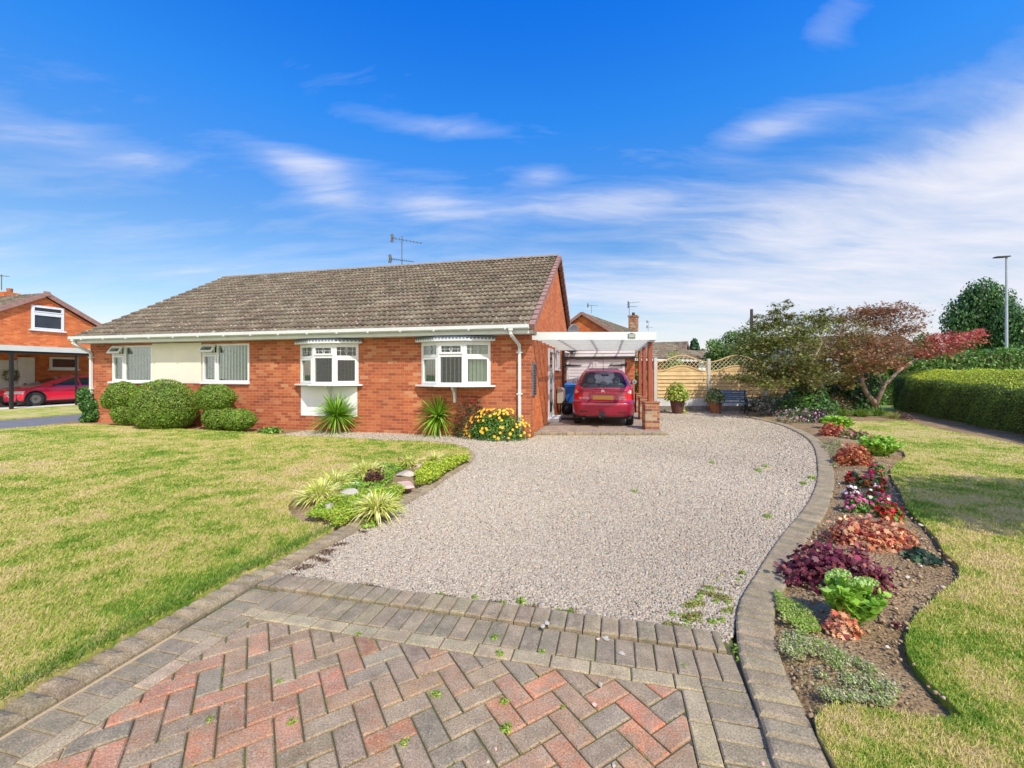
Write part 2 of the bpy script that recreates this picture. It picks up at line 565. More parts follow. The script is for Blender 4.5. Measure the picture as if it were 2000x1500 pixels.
SHAPES = {
    'diamond': [(0, -.5), (.26, 0), (0, .5), (-.26, 0)],
    'oval': [(0, -.5), (.24, -.2), (.24, .18), (0, .5), (-.24, .18), (-.24, -.2)],
    'ovate': [(0, -.5), (.22, -.28), (.33, .0), (.27, .28), (0, .5), (-.27, .28), (-.33, .0), (-.22, -.28)],
    'round': [(.5 * math.cos(a * math.pi / 4), .5 * math.sin(a * math.pi / 4)) for a in range(8)],
    'lobed': [((.5 if i % 2 else .30) * math.sin(2 * math.pi * i / 14), (.5 if i % 2 else .30) * math.cos(2 * math.pi * i / 14)) for i in range(14)],
    'star': [((.55 if i % 2 else .17) * math.sin(2 * math.pi * i / 10), (.55 if i % 2 else .17) * math.cos(2 * math.pi * i / 10)) for i in range(10)],
}
def leaves(name, P, N, size, col, parent=None, shape='diamond', mat='leaf', cup=0.0, D=None, spread=.6):
    """one flat leaf per point; N = facing (n,3), jittered by spread; D = preferred pointing direction"""
    n = len(P)
    sh = np.array(SHAPES[shape]); k = len(sh)
    nn = unit(N + RS.normal(0, spread, (n, 3)))
    d = RS.normal(0, 1, (n, 3)) if D is None else D + RS.normal(0, .3, (n, 3))
    ty = unit(d - nn * (d * nn).sum(1, keepdims=True))
    tx = np.cross(ty, nn)
    size = np.broadcast_to(np.asarray(size, dtype=float).reshape(-1, 1), (n, 1))
    V = P[:, None, :] + size[:, :, None] * (tx[:, None, :] * sh[None, :, 0:1] + ty[:, None, :] * sh[None, :, 1:2])
    if cup:
        rr = (sh ** 2).sum(1)
        V = V + nn[:, None, :] * (size[:, :, None] * cup * rr[None, :, None] * 2)
    V = V.reshape(-1, 3)
    F = np.arange(n * k).reshape(n, k)
    cc = np.repeat(np.asarray(col), k, axis=0)
    return mesh_np(name, V, F, mat, parent, cc)
def pick(cols, n, jit=.12, w=None):
    cols = np.array(cols, dtype=float)
    i = RS.choice(len(cols), n, p=w)
    c = cols[i] * (1 + RS.normal(0, jit, (n, 1)))
    return np.clip(c, .002, 1)
def blades(name, B, D, L, W, droop, col, parent=None, mat='leaf', seg=4):
    """arching strap leaves as strips of triangles"""
    n = len(B)
    L = np.broadcast_to(np.asarray(L, dtype=float), (n,)).reshape(n, 1); W = np.broadcast_to(np.asarray(W, dtype=float), (n,)).reshape(n, 1)
    droop = np.broadcast_to(np.asarray(droop, dtype=float), (n,)).reshape(n, 1)
    D = unit(D); side = np.cross(D, np.array([0, 0, 1.0])) + RS.normal(0, .25, (n, 3)); side = unit(side)
    vs = []
    for i in range(seg):
        t = i / seg
        c = B + D * L * t + np.array([0, 0, -1.0]) * (droop * L * t * t)
        w = W * (1 - .75 * t ** 1.5) * (.6 + .4 * min(1, t * 4)) / 2
        vs += [c - side * w, c + side * w]
    vs.append(B + D * L + np.array([0, 0, -1.0]) * (droop * L))
    V = np.stack(vs, 1).reshape(-1, 3); k = 2 * seg + 1
    tri = []
    for i in range(seg - 1):
        a = 2 * i
        tri += [(a, a + 1, a + 3), (a, a + 3, a + 2)]
    tri.append((2 * seg - 2, 2 * seg - 1, 2 * seg))
    F = (np.arange(n)[:, None, None] * k + np.array(tri)[None]).reshape(-1, 3)
    return mesh_np(name, V, F, mat, parent, np.repeat(np.asarray(col), k, axis=0))

def dist2(X, Y): return X * X + Y * Y
# ================================================================== GROUND AND PAVING
def FW(a, b):            # paving frame (parallel to the bungalow) -> world
    return (a * CA - b * SA, a * SA + b * CA)
def sheet(name, poly, z, mat, thick=0.0, kind='structure', label=None, cat='ground'):
    m = MB()
    if thick > 0:
        m.prism(poly, thick, z - thick)
    else:
        tess = tessellate_polygon([[Vector((p[0], p[1], 0)) for p in poly]])
        m.add([(p[0], p[1], z) for p in poly], [tuple(t) for t in tess])
    o = m.build(name, mat)
    return tag(o, label, cat, None, kind)

def resample(path, step):
    P = [Vector((p[0], p[1])) for p in path]
    out = [P[0].copy()]; left = step
    for a, b in zip(P[:-1], P[1:]):
        L = (b - a).length; pos = 0.0
        while L - pos >= left:
            pos += left; out.append(a + (b - a) * (pos / L)); left = step
        left -= (L - pos)
    return out
def smooth_path(path, it=2):
    P = [Vector((p[0], p[1])) for p in path]
    for _ in range(it):
        Q = [P[0]]
        for a, b in zip(P[:-1], P[1:]):
            Q += [a * .75 + b * .25, a * .25 + b * .75]
        Q.append(P[-1]); P = Q
    return [(p.x, p.y) for p in P]
def offset(path, d):
    P = [Vector((p[0], p[1])) for p in path]; out = []
    for i, p in enumerate(P):
        t = (P[min(i + 1, len(P) - 1)] - P[max(i - 1, 0)]).normalized()
        out.append((p.x + t.y * d, p.y - t.x * d))
    return out
def inset(poly, d):
    n = len(poly); out = []
    ar = sum(poly[i][0] * poly[(i + 1) % n][1] - poly[(i + 1) % n][0] * poly[i][1] for i in range(n))
    if ar < 0: poly = poly[::-1]
    for i in range(n):
        a = Vector(poly[i - 1]); b = Vector(poly[i]); c = Vector(poly[(i + 1) % n])
        e1 = (b - a).normalized(); e2 = (c - b).normalized()
        n1 = Vector((-e1.y, e1.x)); n2 = Vector((-e2.y, e2.x))
        k = 1 + n1.dot(n2)
        if k < .25: k = .25
        out.append(b + (n1 + n2) * (d / k))
    return poly, [(q.x, q.y) for q in out]
def clip(poly, nx, ny, c):           # keep nx*x+ny*y <= c
    out = []
    for i in range(len(poly)):
        p = poly[i - 1]; q = poly[i]
        dp = nx * p[0] + ny * p[1] - c; dq = nx * q[0] + ny * q[1] - c
        if (dp < 0) != (dq < 0):
            t = dp / (dp - dq); out.append((p[0] + (q[0] - p[0]) * t, p[1] + (q[1] - p[1]) * t))
        if dq < 0: out.append(q)
    return out
def area(poly):
    return abs(sum(poly[i - 1][0] * poly[i][1] - poly[i][0] * poly[i - 1][1] for i in range(len(poly)))) / 2
def block(mb, poly, z1, col, gap=.003, bev=.006, z0=-.05, rings=((0, .006), (.006, 0))):
    if len(poly) < 3 or area(poly) < .0006: return
    base, g = inset(poly, gap)
    _, g2 = inset(g, rings[1][0])
    if area(g2) < .0002: return
    z1 += random.uniform(-.0018, .0018)
    tx, ty = random.uniform(-.012, .012), random.uniform(-.012, .012)
    cx = sum(p[0] for p in g) / len(g); cy = sum(p[1] for p in g) / len(g)
    n = len(g); vs = []
    vs += [(p[0], p[1], z0) for p in g]
    lv = [(g, rings[0][1])]
    for ins, dz in rings[1:]:
        lv.append((inset(g, ins)[1], dz))
    for pl, dz in lv:
        vs += [(p[0], p[1], z1 - dz + tx * (p[0] - cx) + ty * (p[1] - cy)) for p in pl]
    fs = []
    m = len(lv)
    for r in range(m):
        for i in range(n):
            j = (i + 1) % n
            fs.append((r * n + i, r * n + j, (r + 1) * n + j, (r + 1) * n + i))
    fs.append(tuple(m * n + i for i in range(n)))
    mb.col = col
    mb.add(vs, fs)
def jc(c, j=.10):
    k = 1 + random.gauss(0, j)
    return tuple(max(.01, x * k * (1 + random.gauss(0, .025))) for x in c)
RED = [(0.451, 0.196, 0.102), (0.412, 0.209, 0.114), (0.372, 0.219, 0.122), (0.323, 0.224, 0.13), (0.294, 0.219, 0.135), (0.265, 0.219, 0.146), (0.372, 0.237, 0.135), (0.441, 0.186, 0.102), (0.314, 0.228, 0.139), (0.284, 0.228, 0.146)]
BUFF = [(0.395, 0.325, 0.185), (0.426, 0.345, 0.197), (0.364, 0.3, 0.172)]
DARK = [(0.238, 0.195, 0.119), (0.27, 0.215, 0.131), (0.302, 0.24, 0.143), (0.216, 0.18, 0.115)]
KERB = [(0.27, 0.215, 0.127), (0.302, 0.24, 0.139), (0.238, 0.195, 0.119)]

# right kerb: its gravel-side edge, traced
rk_px = [(1450, 1305), (1438, 1254), (1436.5, 1200), (1444, 1170), (1450, 1157), (1477.5, 1115.5), (1505, 1071.5), (1532.5, 1033), (1571, 991.8),
         (1590, 956), (1597, 928.5), (1595.8, 898), (1590, 871), (1574, 851.5), (1535, 832), (1500, 822), (1462, 814)]
rk = [FW(.63, -1.2), FW(.63, 0), FW(.632, 1.0), G(1513, 1497, .03), G(1495, 1434, .03), G(1471, 1359, .03)] + [G(x, y, .03) for x, y in rk_px]
rk = smooth_path(rk, 1)
rk_out = offset(rk, .20)
# left kerb
lk_px = [(540, 1123.6), (655, 1059), (728.6, 1017.8), (770, 997), (836.7, 960), (885, 926), (919.5, 905), (931, 888), (920, 877), (885, 867), (850, 863.5)]
lk = [FW(-2.46, -1.2), FW(-2.46, 0), FW(-2.462, 1.4), FW(-2.46, 2.5)] + [G(x, y, .01) for x, y in lk_px]
lk = smooth_path(lk, 1)
lk_out = offset(lk, -.17)

def kerb(name, path, d, label, z1, rings):
    mb = MB()
    a = resample(path, .1035)
    b = offset([(p.x, p.y) for p in a], d)
    for i in range(len(a) - 1):
        q = [(a[i].x, a[i].y), (a[i + 1].x, a[i + 1].y), b[i + 1], b[i]]
        block(mb, q, z1, jc(random.choice(KERB), .07), .0025, rings=rings, z0=-.08)
    o = mb.build(name, 'paver', fixn=True)
    tag(o, label, 'kerb', None, 'structure')
    return o
kerb('kerb_right', rk, .20, 'curved grey block kerb between gravel drive and flower border', .034, ((0, .014), (.010, .004), (.024, 0)))
kerb('kerb_left', lk, -.17, 'grey round-topped block kerb between left lawn and drive', .045, ((0, .040), (.012, .018), (.030, .006), (.055, 0)))

pv = MB()
s2 = math.sqrt(.5)
N = 26
for r in range(-N, N):
    for c in range(-N * 2, N * 2):
        res = (c - r) % 4
        if res == 0: q = [(c, r), (c + 2, r), (c + 2, r + 1), (c, r + 1)]
        elif res == 3: q = [(c, r), (c + 1, r), (c + 1, r + 2), (c, r + 2)]
        else: continue
        u = .1025
        poly = [((x * u) * s2 - (y * u) * s2 - .93, (x * u) * s2 + (y * u) * s2 + .6) for x, y in q]
        for nx, ny, cc in ((-1, 0, 2.14), (1, 0, .32), (0, 1, 2.13), (0, -1, .9)):
            poly = clip(poly, nx, ny, cc)
            if len(poly) < 3: break
        if len(poly) >= 3:
            w = [FW(a, b) for a, b in poly]
            block(pv, w, 0.0, jc(random.choice(RED), .09), .0035)
def row(a0, a1, b0, b1, step, axis, cols, z=0.0, gap=.003, rings=((0, .006), (.006, 0))):
    lo, hi = (a0, a1) if axis == 'a' else (b0, b1)
    x = lo
    while x < hi - .01:
        x2 = min(hi, x + step)
        if hi - x2 < step * .3: x2 = hi
        q = [(x, b0), (x2, b0), (x2, b1), (x, b1)] if axis == 'a' else [(a0, x), (a1, x), (a1, x2), (a0, x2)]
        block(pv, [FW(*p) for p in q], z, jc(random.choice(cols), .07), gap, rings=rings)
        x = x2
row(-2.24, -2.14, -.9, 2.23, .203, 'b', BUFF)
row(-2.435, -2.24, -.9, 2.43, .1025, 'b', DARK)
row(-2.14, .42, 2.13, 2.23, .203, 'a', BUFF)
row(.32, .42, -.9, 2.13, .203, 'b', BUFF)
row(.42, .625, -.9, 2.23, .1025, 'b', DARK)
row(-2.24, .625, 2.23, 2.445, .1025, 'a', DARK)
row(-2.42, .60, 2.447, 2.625, .1025, 'a', KERB, z=.020, rings=((0, .009), (.006, .003), (.015, 0)))
tag(pv.build('paving', 'paver'), 'red and grey herringbone block paving with buff border', 'paving', None, 'structure')
sheet('joint_bed', [FW(-2.5, -1.2), FW(.66, -1.2), FW(.66, 2.6), FW(-2.5, 2.6)], -.011, 'joint_sand', label='sandy mossy bed between the drive pavers', cat='paving')

# gravel drive
HW = lambda s, off: loc2w(-s, -off)      # point s metres left of the house corner, off metres in front of its wall
gr_poly = [FW(-2.44, 2.55)] + [p for p in lk if w2loc(*p)[1] > 2.7] + \
          [G(747, 861), G(643.5, 854.5), G(540, 850.5), HW(5.9, -.02), HW(0, -.02)] + [(0.60, 10.05), (3.72, 10.05), (4.0, 13.0), (4.9, 16.62), (9.6, 16.62)] + \
          [G(1440, 806), G(1462, 814)] + [p for p in rk[::-1] if w2loc(*p)[1] > 2.6] + [FW(.63, 2.55)]
sheet('gravel_drive', gr_poly, -.012, 'gravel_bed', label='pink and white gravel drive', cat='gravel')
# border soil, right of the kerb, up to and under the hedge
soil_poly = offset([(p[0], p[1]) for p in rk], .06) + [G(1440, 806), (9.4, 16.6), (16.5, 17.2), (22, 19), (16.5, 7), (9, -1.3)]
sheet('border_soil', soil_poly, -.006, 'soil', label='bare brown soil of the flower borders', cat='soil')

def mound(name, poly, h, z0, mat, label, n=44):
    """soil heaped a little towards the middle of a bed"""
    xs = [p[0] for p in poly]; ys = [p[1] for p in poly]
    seg = []
    X, Y = np.meshgrid(np.linspace(min(xs), max(xs), n), np.linspace(min(ys), max(ys), n))
    X = X.ravel(); Y = Y.ravel()
    d = np.full(len(X), 9.0)
    for i in range(len(poly)):
        a = np.array(poly[i - 1]); b = np.array(poly[i]); ab = b - a
        t = np.clip(((X - a[0]) * ab[0] + (Y - a[1]) * ab[1]) / (ab @ ab + 1e-9), 0, 1)
        d = np.minimum(d, np.hypot(X - a[0] - t * ab[0], Y - a[1] - t * ab[1]))
    ins = inpoly(X, Y, poly)
    Zv = np.where(ins, z0 + h * np.minimum(1, d / .35) ** .8 + RS.normal(0, .004, len(X)), z0 - .03)
    F = []
    for j in range(n - 1):
        for i in range(n - 1):
            k = j * n + i
            if ins[k] or ins[k + 1] or ins[k + n] or ins[k + n + 1]:
                F.append((k, k + 1, k + n + 1, k + n))
    o = mesh_np(name, np.stack([X, Y, Zv], 1), F, mat, smooth=True)
    return tag(o, label, 'soil', None, 'structure')

# lawns
le_px = [(1597, 1433.5), (1590.5, 1401), (1616.5, 1378), (1675, 1378), (1740, 1391), (1821, 1401), (1883, 1401), (1850, 1365), (1821, 1339), (1790, 1305), (1772, 1275), (1769, 1251.5), (1778, 1220), (1790, 1200),
         (1805, 1187), (1835, 1159.5), (1862, 1140), (1874, 1126), (1873.5, 1104.5), (1843, 1077), (1829.5, 1049.5), (1802, 1022), (1771.8, 994.5), (1758, 958.8),
         (1741.5, 934), (1738.8, 917.5), (1752, 903), (1770, 893), (1765, 882), (1740, 872), (1700, 858), (1676, 845), (1655, 832), (1662, 823)]
le = [G(x, y, .04) for x, y in le_px]
right_lawn = [FW(.84, -1.2)] + [p for p in rk_out if -1.0 < w2loc(*p)[1] < 1.40] + le + [G(1768, 822, .04), G(1852, 842, .04), G(1936, 857, .04), G(2000, 871, .04), (9.2, 5.0), (8.0, -1.2)]
bed_poly = [p for p in rk_out if 1.5 < w2loc(*p)[1]][:-3]
bed_poly = bed_poly + [G(1575, 822), G(1640, 820)] + [(p[0], p[1]) for p in le[::-1]][:-3]
sheet('lawn_right', right_lawn, .04, 'lawn', .10, label='right lawn with cut edge beside the flower border', cat='lawn')
mound('bed_soil', bed_poly, .045, -.004, 'soil', 'raked brown soil of the curving flower border', 90)
isl_px = [(652.7, 1034), (627, 1024.7), (597.5, 1022), (575, 1013), (563, 1000), (562, 988), (575, 972), (609, 949), (650, 928), (701, 912), (770, 903), (827.5, 894), (880, 890), (908, 890)]
isl = [G(x, y, .04) for x, y in isl_px]
lw_edge = [p for p in lk_out]
pre = [p for p in lw_edge if p[1] < isl[0][1] + .02 and p[1] > -1.5 and w2loc(*p)[1] < 4.2]
post = [G(922, 884, .04), G(910, 876, .04), G(885, 868.5, .04), G(827.5, 862, .04), G(747, 859.5, .04), G(643.5, 853.5, .04), G(540, 849.5, .04), G(500, 845, .04), G(400, 840, .04), G(250, 832.5, .04), G(152, 827, .04)]
left_lawn = pre + isl + post + [FW(-15.5, 7.5), FW(-15.5, -1.2)]
sheet('lawn_left', left_lawn, .04, 'lawn', .10, label='wide left lawn in front of the bungalow', cat='lawn')
isl_poly = isl[::-1] + [p for p in lk_out if 4.0 < w2loc(*p)[1]][1:-10]
mound('rockery_soil', isl[::-1] + [p for p in lk_out if isl[0][1] < p[1] < isl[-1][1] and p[0] < 0][0:], .07, 0.0, 'soil', 'dark soil of the small rockery bed beside the kerb', 60)
# mulch along the house
sheet('mulch_strip', [HW(14.5, -.1), HW(5.7, -.1), G(540, 851), G(500, 846), G(400, 841), G(250, 833.5), G(150, 828), FW(-15.45, 7.6)], -.004, 'soil', label='brown mulch strip under the front windows', cat='soil')
# asphalt drive of next door, their grass, their slab
sheet('neighbour_drive', [FW(-18.9, -3), FW(-15.52, -3), FW(-15.52, 30), FW(-18.9, 30)], -.02, 'asphalt', label='grey tarmac drive beyond the left lawn', cat='drive')
sheet('neighbour_grass', [FW(-23.9, -3), FW(-18.9, -3), FW(-18.9, 30), FW(-23.9, 30)], .02, 'lawn', .10, label='strip of dry grass beside the tarmac drive', cat='lawn')
sheet('neighbour_slab', [FW(-26.95, 0), FW(-23.92, 0), FW(-23.92, 24), FW(-26.95, 24)], .03, 'concrete_board', .10, label='pale concrete strip under the red car next door', cat='paving')
sheet('ground', [(-260, -30), (260, -30), (260, 420), (-260, 420)], -.06, 'far_grass', label='grassy ground of the estate', cat='ground')

# loose stones of the gravel, heaped one over the other
def stones(name, P, size, z, cols, label, cat='gravel'):
    n = len(P)
    cube = np.array([(-1, -1, -1), (1, -1, -1), (1, 1, -1), (-1, 1, -1), (-1, -1, 1), (1, -1, 1), (1, 1, 1), (-1, 1, 1)], float) * .5
    V = cube[None] * (1 + RS.normal(0, .28, (n, 8, 3)))
    V[:, 4:, :2] *= RS.uniform(.35, .95, (n, 1, 1))
    V *= (size * RS.uniform(.55, 1.35, n))[:, None, None]
    V[:, :, 0] *= RS.uniform(.7, 1.4, (n, 1)); V[:, :, 2] *= RS.uniform(.5, .95, (n, 1))
    th = RS.uniform(0, 6.28, n); ph = RS.normal(0, .5, n)
    c, s = np.cos(ph)[:, None], np.sin(ph)[:, None]
    y, zz = V[:, :, 1].copy(), V[:, :, 2].copy()
    V[:, :, 1] = y * c - zz * s; V[:, :, 2] = y * s + zz * c
    c, s = np.cos(th)[:, None], np.sin(th)[:, None]
    x, y = V[:, :, 0].copy(), V[:, :, 1].copy()
    V[:, :, 0] = x * c - y * s; V[:, :, 1] = x * s + y * c
    V[:, :, 0] += P[:, 0:1]; V[:, :, 1] += P[:, 1:2]; V[:, :, 2] += z + RS.uniform(-.002, .006, (n, 1))
    fq = np.array([(0, 3, 2, 1), (4, 5, 6, 7), (0, 1, 5, 4), (1, 2, 6, 5), (2, 3, 7, 6), (3, 0, 4, 7)])
    F = (np.arange(n)[:, None, None] * 8 + fq[None]).reshape(-1, 4)
    o = mesh_np(name, V.reshape(-1, 3), F, 'stone', None, np.repeat(cols, 8, axis=0))
    return tag(o, label, cat, None, 'stuff')
gp = scatter(gr_poly, 230000, lambda X, Y: np.clip((3.4 / np.sqrt(X * X + Y * Y)) ** 1.9, 0, 1))
dd = np.hypot(gp[:, 0], gp[:, 1])
gc = pick([(.48, .395, .305), (.51, .43, .335), (.43, .36, .28), (.56, .50, .40), (.36, .30, .235), (.52, .40, .315), (.46, .42, .34)], len(gp), .08)
wob = .5 + .5 * np.sin(gp[:, 0] * 1.1 + np.sin(gp[:, 1] * .9) * 1.4) * np.cos(gp[:, 1] * .7 + gp[:, 0] * .4)
gc *= (.82 + .14 * wob)[:, None]; gc[:, 2] *= .955
stones('gravel', gp, .0132 * np.clip(dd / 4.0, 1, 1.6), -.008, gc, 'loose pink and white gravel stones of the drive')
# a few pebbles and clods on the border soil
bp = scatter(bed_poly, 2600, lambda X, Y: np.clip(4 / (X * X + Y * Y + .1) ** .5, 0, 1))
bc = pick([(.36, .25, .15), (.27, .185, .11), (.42, .30, .18), (.62, .54, .44), (.31, .22, .13)], len(bp), .15, [.34, .3, .2, .04, .12])
stones('soil_clods', bp, .016 * RS.uniform(.5, 1.2, len(bp)), .036, bc, 'small clods and pebbles lying on the border soil', 'soil')

for lab, pts_, n_, cols_ in (('dark brown moss on the gravel beside the left kerb', [(560, 1124), (585, 1100), (680, 1050), (735, 1016), (742, 1022), (700, 1052), (650, 1092), (610, 1128)], 1500, [(.16, .07, .04), (.12, .06, .035), (.20, .14, .05)]),
                              ('brown and green moss along the front edge of gravel', [(570, 1126), (700, 1140), (935, 1172), (1150, 1192), (1160, 1204), (930, 1182), (700, 1150), (580, 1134)], 1500, [(.18, .08, .045), (.16, .15, .04), (.26, .30, .05), (.12, .07, .04)]),
                              ('red and green stonecrop at the front right corner of gravel', [(1290, 1225), (1320, 1190), (1380, 1140), (1440, 1105), (1455, 1120), (1435, 1170), (1428, 1232), (1410, 1238)], 2600, [(.30, .42, .05), (.38, .50, .06), (.26, .12, .06), (.20, .09, .05), (.24, .34, .05)])):
    pl_ = [G(x, y, 0) for x, y in pts_]
    Pm = scatter(pl_, n_, lambda X, Y: np.clip(-.15 + 1.3 * np.sin(X * 19 + 3 * np.sin(Y * 13)) * np.cos(Y * 21 + X * 5), 0, 1))
    Vm = np.column_stack([Pm, RS.uniform(-.004, .014, len(Pm))])
    tag(leaves('moss', Vm, np.tile([0, 0, 1.0], (len(Pm), 1)), .013 * RS.uniform(.6, 1.4, len(Pm)), pick(cols_, len(Pm), .2), None, 'diamond', 'leaf', spread=.6), lab, 'moss', None, 'stuff')
# moss cushions squeezed up between the pavers
Pm = []
for _ in range(420):
    r = random.randint(-20, 20); c = random.randint(-20, 20)
    x0 = c * .1025; y0 = r * .1025; L_ = random.uniform(.03, .12)
    hz = random.random() < .5
    for k in range(26):
        t_ = random.random() * L_; j_ = random.gauss(0, .0022)
        X_, Y_ = (x0 + t_, y0 + j_) if hz else (x0 + j_, y0 + t_)
        a_, b_ = X_ * s2 - Y_ * s2 - .93, X_ * s2 + Y_ * s2 + .6
        res = (math.floor((X_ + 1e-4) / .1025) - math.floor((Y_ + 1e-4) / .1025)) % 4
        if -2.12 < a_ < .30 and -.2 < b_ < 2.12: Pm.append(FW(a_, b_) + (res, hz))
pmv = np.array([(p[0], p[1]) for p in Pm if not ((p[2] in (1,) and not p[3]) or (p[2] in (2,) and p[3]))])
Vm = np.column_stack([pmv, RS.uniform(-.006, .0015, len(pmv))])
tag(leaves('moss', Vm, np.tile([0, 0, 1.0], (len(pmv), 1)), .0065 * RS.uniform(.6, 1.3, len(pmv)), pick([(.26, .34, .03), (.18, .22, .03), (.36, .42, .04), (.14, .11, .04)], len(pmv), .15), None, 'diamond', 'leaf', spread=.6), 'green moss squeezed up between the herringbone pavers', 'moss', None, 'stuff')

# grass blades
def grass(name, poly, n, z, label, near=2.4, hgt=.018):
    P = scatter(poly, n, lambda X, Y: np.clip((near / np.sqrt(X * X + Y * Y)) ** 2.1, 0, 1) * (np.abs(X) < 1.3 * Y + .6))
    m = len(P); d = np.hypot(P[:, 0], P[:, 1])
    sc = np.clip(d / 3.0, 1, 2.6)
    th = RS.uniform(0, 6.28, m); lean = RS.uniform(.3, 1.6, m)
    H = hgt * RS.uniform(.5, 1.25, m) * np.clip(sc, 1, 1.35)
    W = .0030 * sc * RS.uniform(.7, 1.4, m)
    B = np.stack([P[:, 0], P[:, 1], np.full(m, z)], 1)
    dx = np.stack([np.cos(th), np.sin(th), np.zeros(m)], 1)
    sd = np.stack([-np.sin(th + .6), np.cos(th + .6), np.zeros(m)], 1)
    M1 = B + dx * (H * lean * .35)[:, None] + np.array([0, 0, 1.0]) * (H * .62)[:, None]
    T = B + dx * (H * lean)[:, None] + np.array([0, 0, 1.0]) * H[:, None]
    w = (W / 2)[:, None]
    V = np.stack([B - sd * w, B + sd * w, M1 + sd * w * .8, M1 - sd * w * .8, T], 1).reshape(-1, 3)
    F = (np.arange(m)[:, None, None] * 5 + np.array([(0, 1, 2), (0, 2, 3), (3, 2, 4)])[None]).reshape(-1, 3)
    rn = RS.rand(m)
    o = mesh_np(name, V, F, 'blade', None, np.repeat(np.stack([rn, rn, rn], 1), 5, axis=0))
    return tag(o, label, 'grass', None, 'stuff')
grass('grass', left_lawn, 300000, .038, 'short mown grass of the left lawn, dry in patches', 2.6)
grass('grass', right_lawn, 170000, .038, 'short mown grass of the right lawn', 2.6)
# longer greener fringe along the left kerb
fr = offset(lk, -.185)
frp = [p for p in resample(fr, .012) if .2 < p.y < 4.0]
fp = np.array([(p.x, p.y) for p in frp]).repeat(30, axis=0)
off = -np.abs(RS.normal(0, .085, len(fp)))
fp += np.stack([off * .97, off * .23], 1) + RS.normal(0, .008, fp.shape)
m = len(fp)
D = np.stack([RS.normal(.25, .5, m), RS.normal(-.05, .5, m), np.full(m, 1.0)], 1)
o = blades('grass_fringe', np.column_stack([fp, np.full(m, .035)]), D, RS.uniform(.03, .07, m), .004, .25, pick([(.10, .24, .02), (.15, .30, .03), (.08, .19, .02)], m, .15), seg=2)
tag(o, 'longer bright green grass fringe along the left kerb', 'grass', None, 'stuff')

# ================================================================== PLANTS
def dome(n, rx, ry, h, lo=.55, z0=0.0, flat=1.0):
    v = unit(RS.normal(0, 1, (n, 3))); v[:, 2] = np.abs(v[:, 2])
    r = RS.uniform(lo, 1.0, n) ** .6
    bump = 1 + .14 * np.sin(v[:, 0] * 7 + v[:, 1] * 5 + rx * 9) * np.cos(v[:, 1] * 8 + v[:, 2] * 6)
    P = v * (r * bump)[:, None] * np.array([rx, ry, h])
    P[:, 2] = P[:, 2] + z0
    return P, v
def stems(name, n, rx, h, mat, parent, r=.004):
    mb = MB()
    for i in range(n):
        a = random.uniform(0, 6.28); k = random.uniform(.2, .8)
        mb.tube([(0, 0, -.02), (rx * k * .5 * math.cos(a), rx * k * .5 * math.sin(a), h * .45), (rx * k * math.cos(a), rx * k * math.sin(a), h * .85)], [r, r * .8, r * .5], 5)
    return mb.build(name, mat, parent)
def bush(name, label, cat, px, pc, wpx, h, n, size, cols, shape='diamond', mat='leaf', group=None, ry=None, flowers=None, z=0.0, lo=.5, stem=True, cup=0.0, w=None, spread=.7, zz=None):
    Z = zz or (CH - z) * F0 / (pc - HZ)
    X = (px - 1000) * Z / F0
    rx = wpx * Z / F0 / 2
    e = empty(name, label, cat, (X, Z, z), random.uniform(-.3, .3), group)
    ry = rx * .85 if ry is None else ry
    P, N = dome(n, rx, ry, h, lo)
    leaves('foliage', P, N + np.array([0, 0, .5]), size * RS.uniform(.6, 1.25, n), pick(cols, n, .14, w), e, shape, mat, cup, spread=spread)
    if stem: stems('stem', 9, rx, h, 'bark', e, max(.003, h * .012))
    if flowers:
        fn, fs, fc, fsh = flowers
        P, N = dome(fn, rx * 1.0, ry * 1.0, h * 1.06, .86)
        k = P[:, 2] > h * .22
        P, N = P[k], N[k]; fn = len(P)
        # every flower is a few petals
        Pp = np.repeat(P, 3, axis=0) + RS.normal(0, fs * .2, (fn * 3, 3))
        cc = np.repeat(pick(fc, fn, .1), 3, axis=0)
        tag(leaves('blossoms', Pp, np.repeat(N, 3, axis=0), fs * RS.uniform(.7, 1.2, fn * 3), cc, e, fsh, 'petal', .1, spread=.5))
    return e
LIME = [(.34, .58, .06), (.42, .66, .10), (.26, .48, .05)]
GRN = [(.07, .18, .025), (.12, .26, .035), (.16, .32, .045), (.05, .13, .02)]
ORG = [(.66, .24, .10), (.64, .32, .16), (.48, .10, .06), (.74, .42, .22), (.30, .05, .05), (.68, .36, .20)]
PUR = [(.16, .018, .045), (.24, .03, .07), (.09, .014, .03), (.30, .10, .08), (.18, .04, .045)]

# --- right border, front to back
def heuchera(label, px, pc, wpx, h, n, size, cols, group=None, zz=None, name='heuchera'):
    n = int(n * 1.9)
    Z = zz or (CH - .04) * F0 / (pc - HZ); X = (px - 1000) * Z / F0; rx = wpx * Z / F0 / 2
    e = empty(name, label, 'plant', (X, Z, .03), 0, group)
    P, N = dome(n, rx * .95, rx * .7, h * 1.15, .35)
    P[:, 2] = np.maximum(P[:, 2] + RS.normal(0, h * .12, n), .012)
    D = N * np.array([1, 1, 0]) + np.array([0, 0, .1])
    leaves('foliage', P, N * .7 + np.array([0, -.1, .6]), size * .72 * RS.uniform(.45, 1.3, n), pick(cols, n, .28), e, 'lobed', 'leaf', -.5, D, .65)
    stems('stem', 26, rx, h, 'bark', e, .002)
    return e
heuchera('large dark purple frilly-leaved plant on the border by the kerb', 1632, 1132, 205, .20, 900, .062, PUR)
heuchera('big orange and salmon leaved plant, widest in the border', 1700, 1056, 170, .17, 750, .066, ORG)
heuchera('small orange-red leaved plant below the lime green succulent', 1643, 1232, 76, .10, 130, .050, ORG)
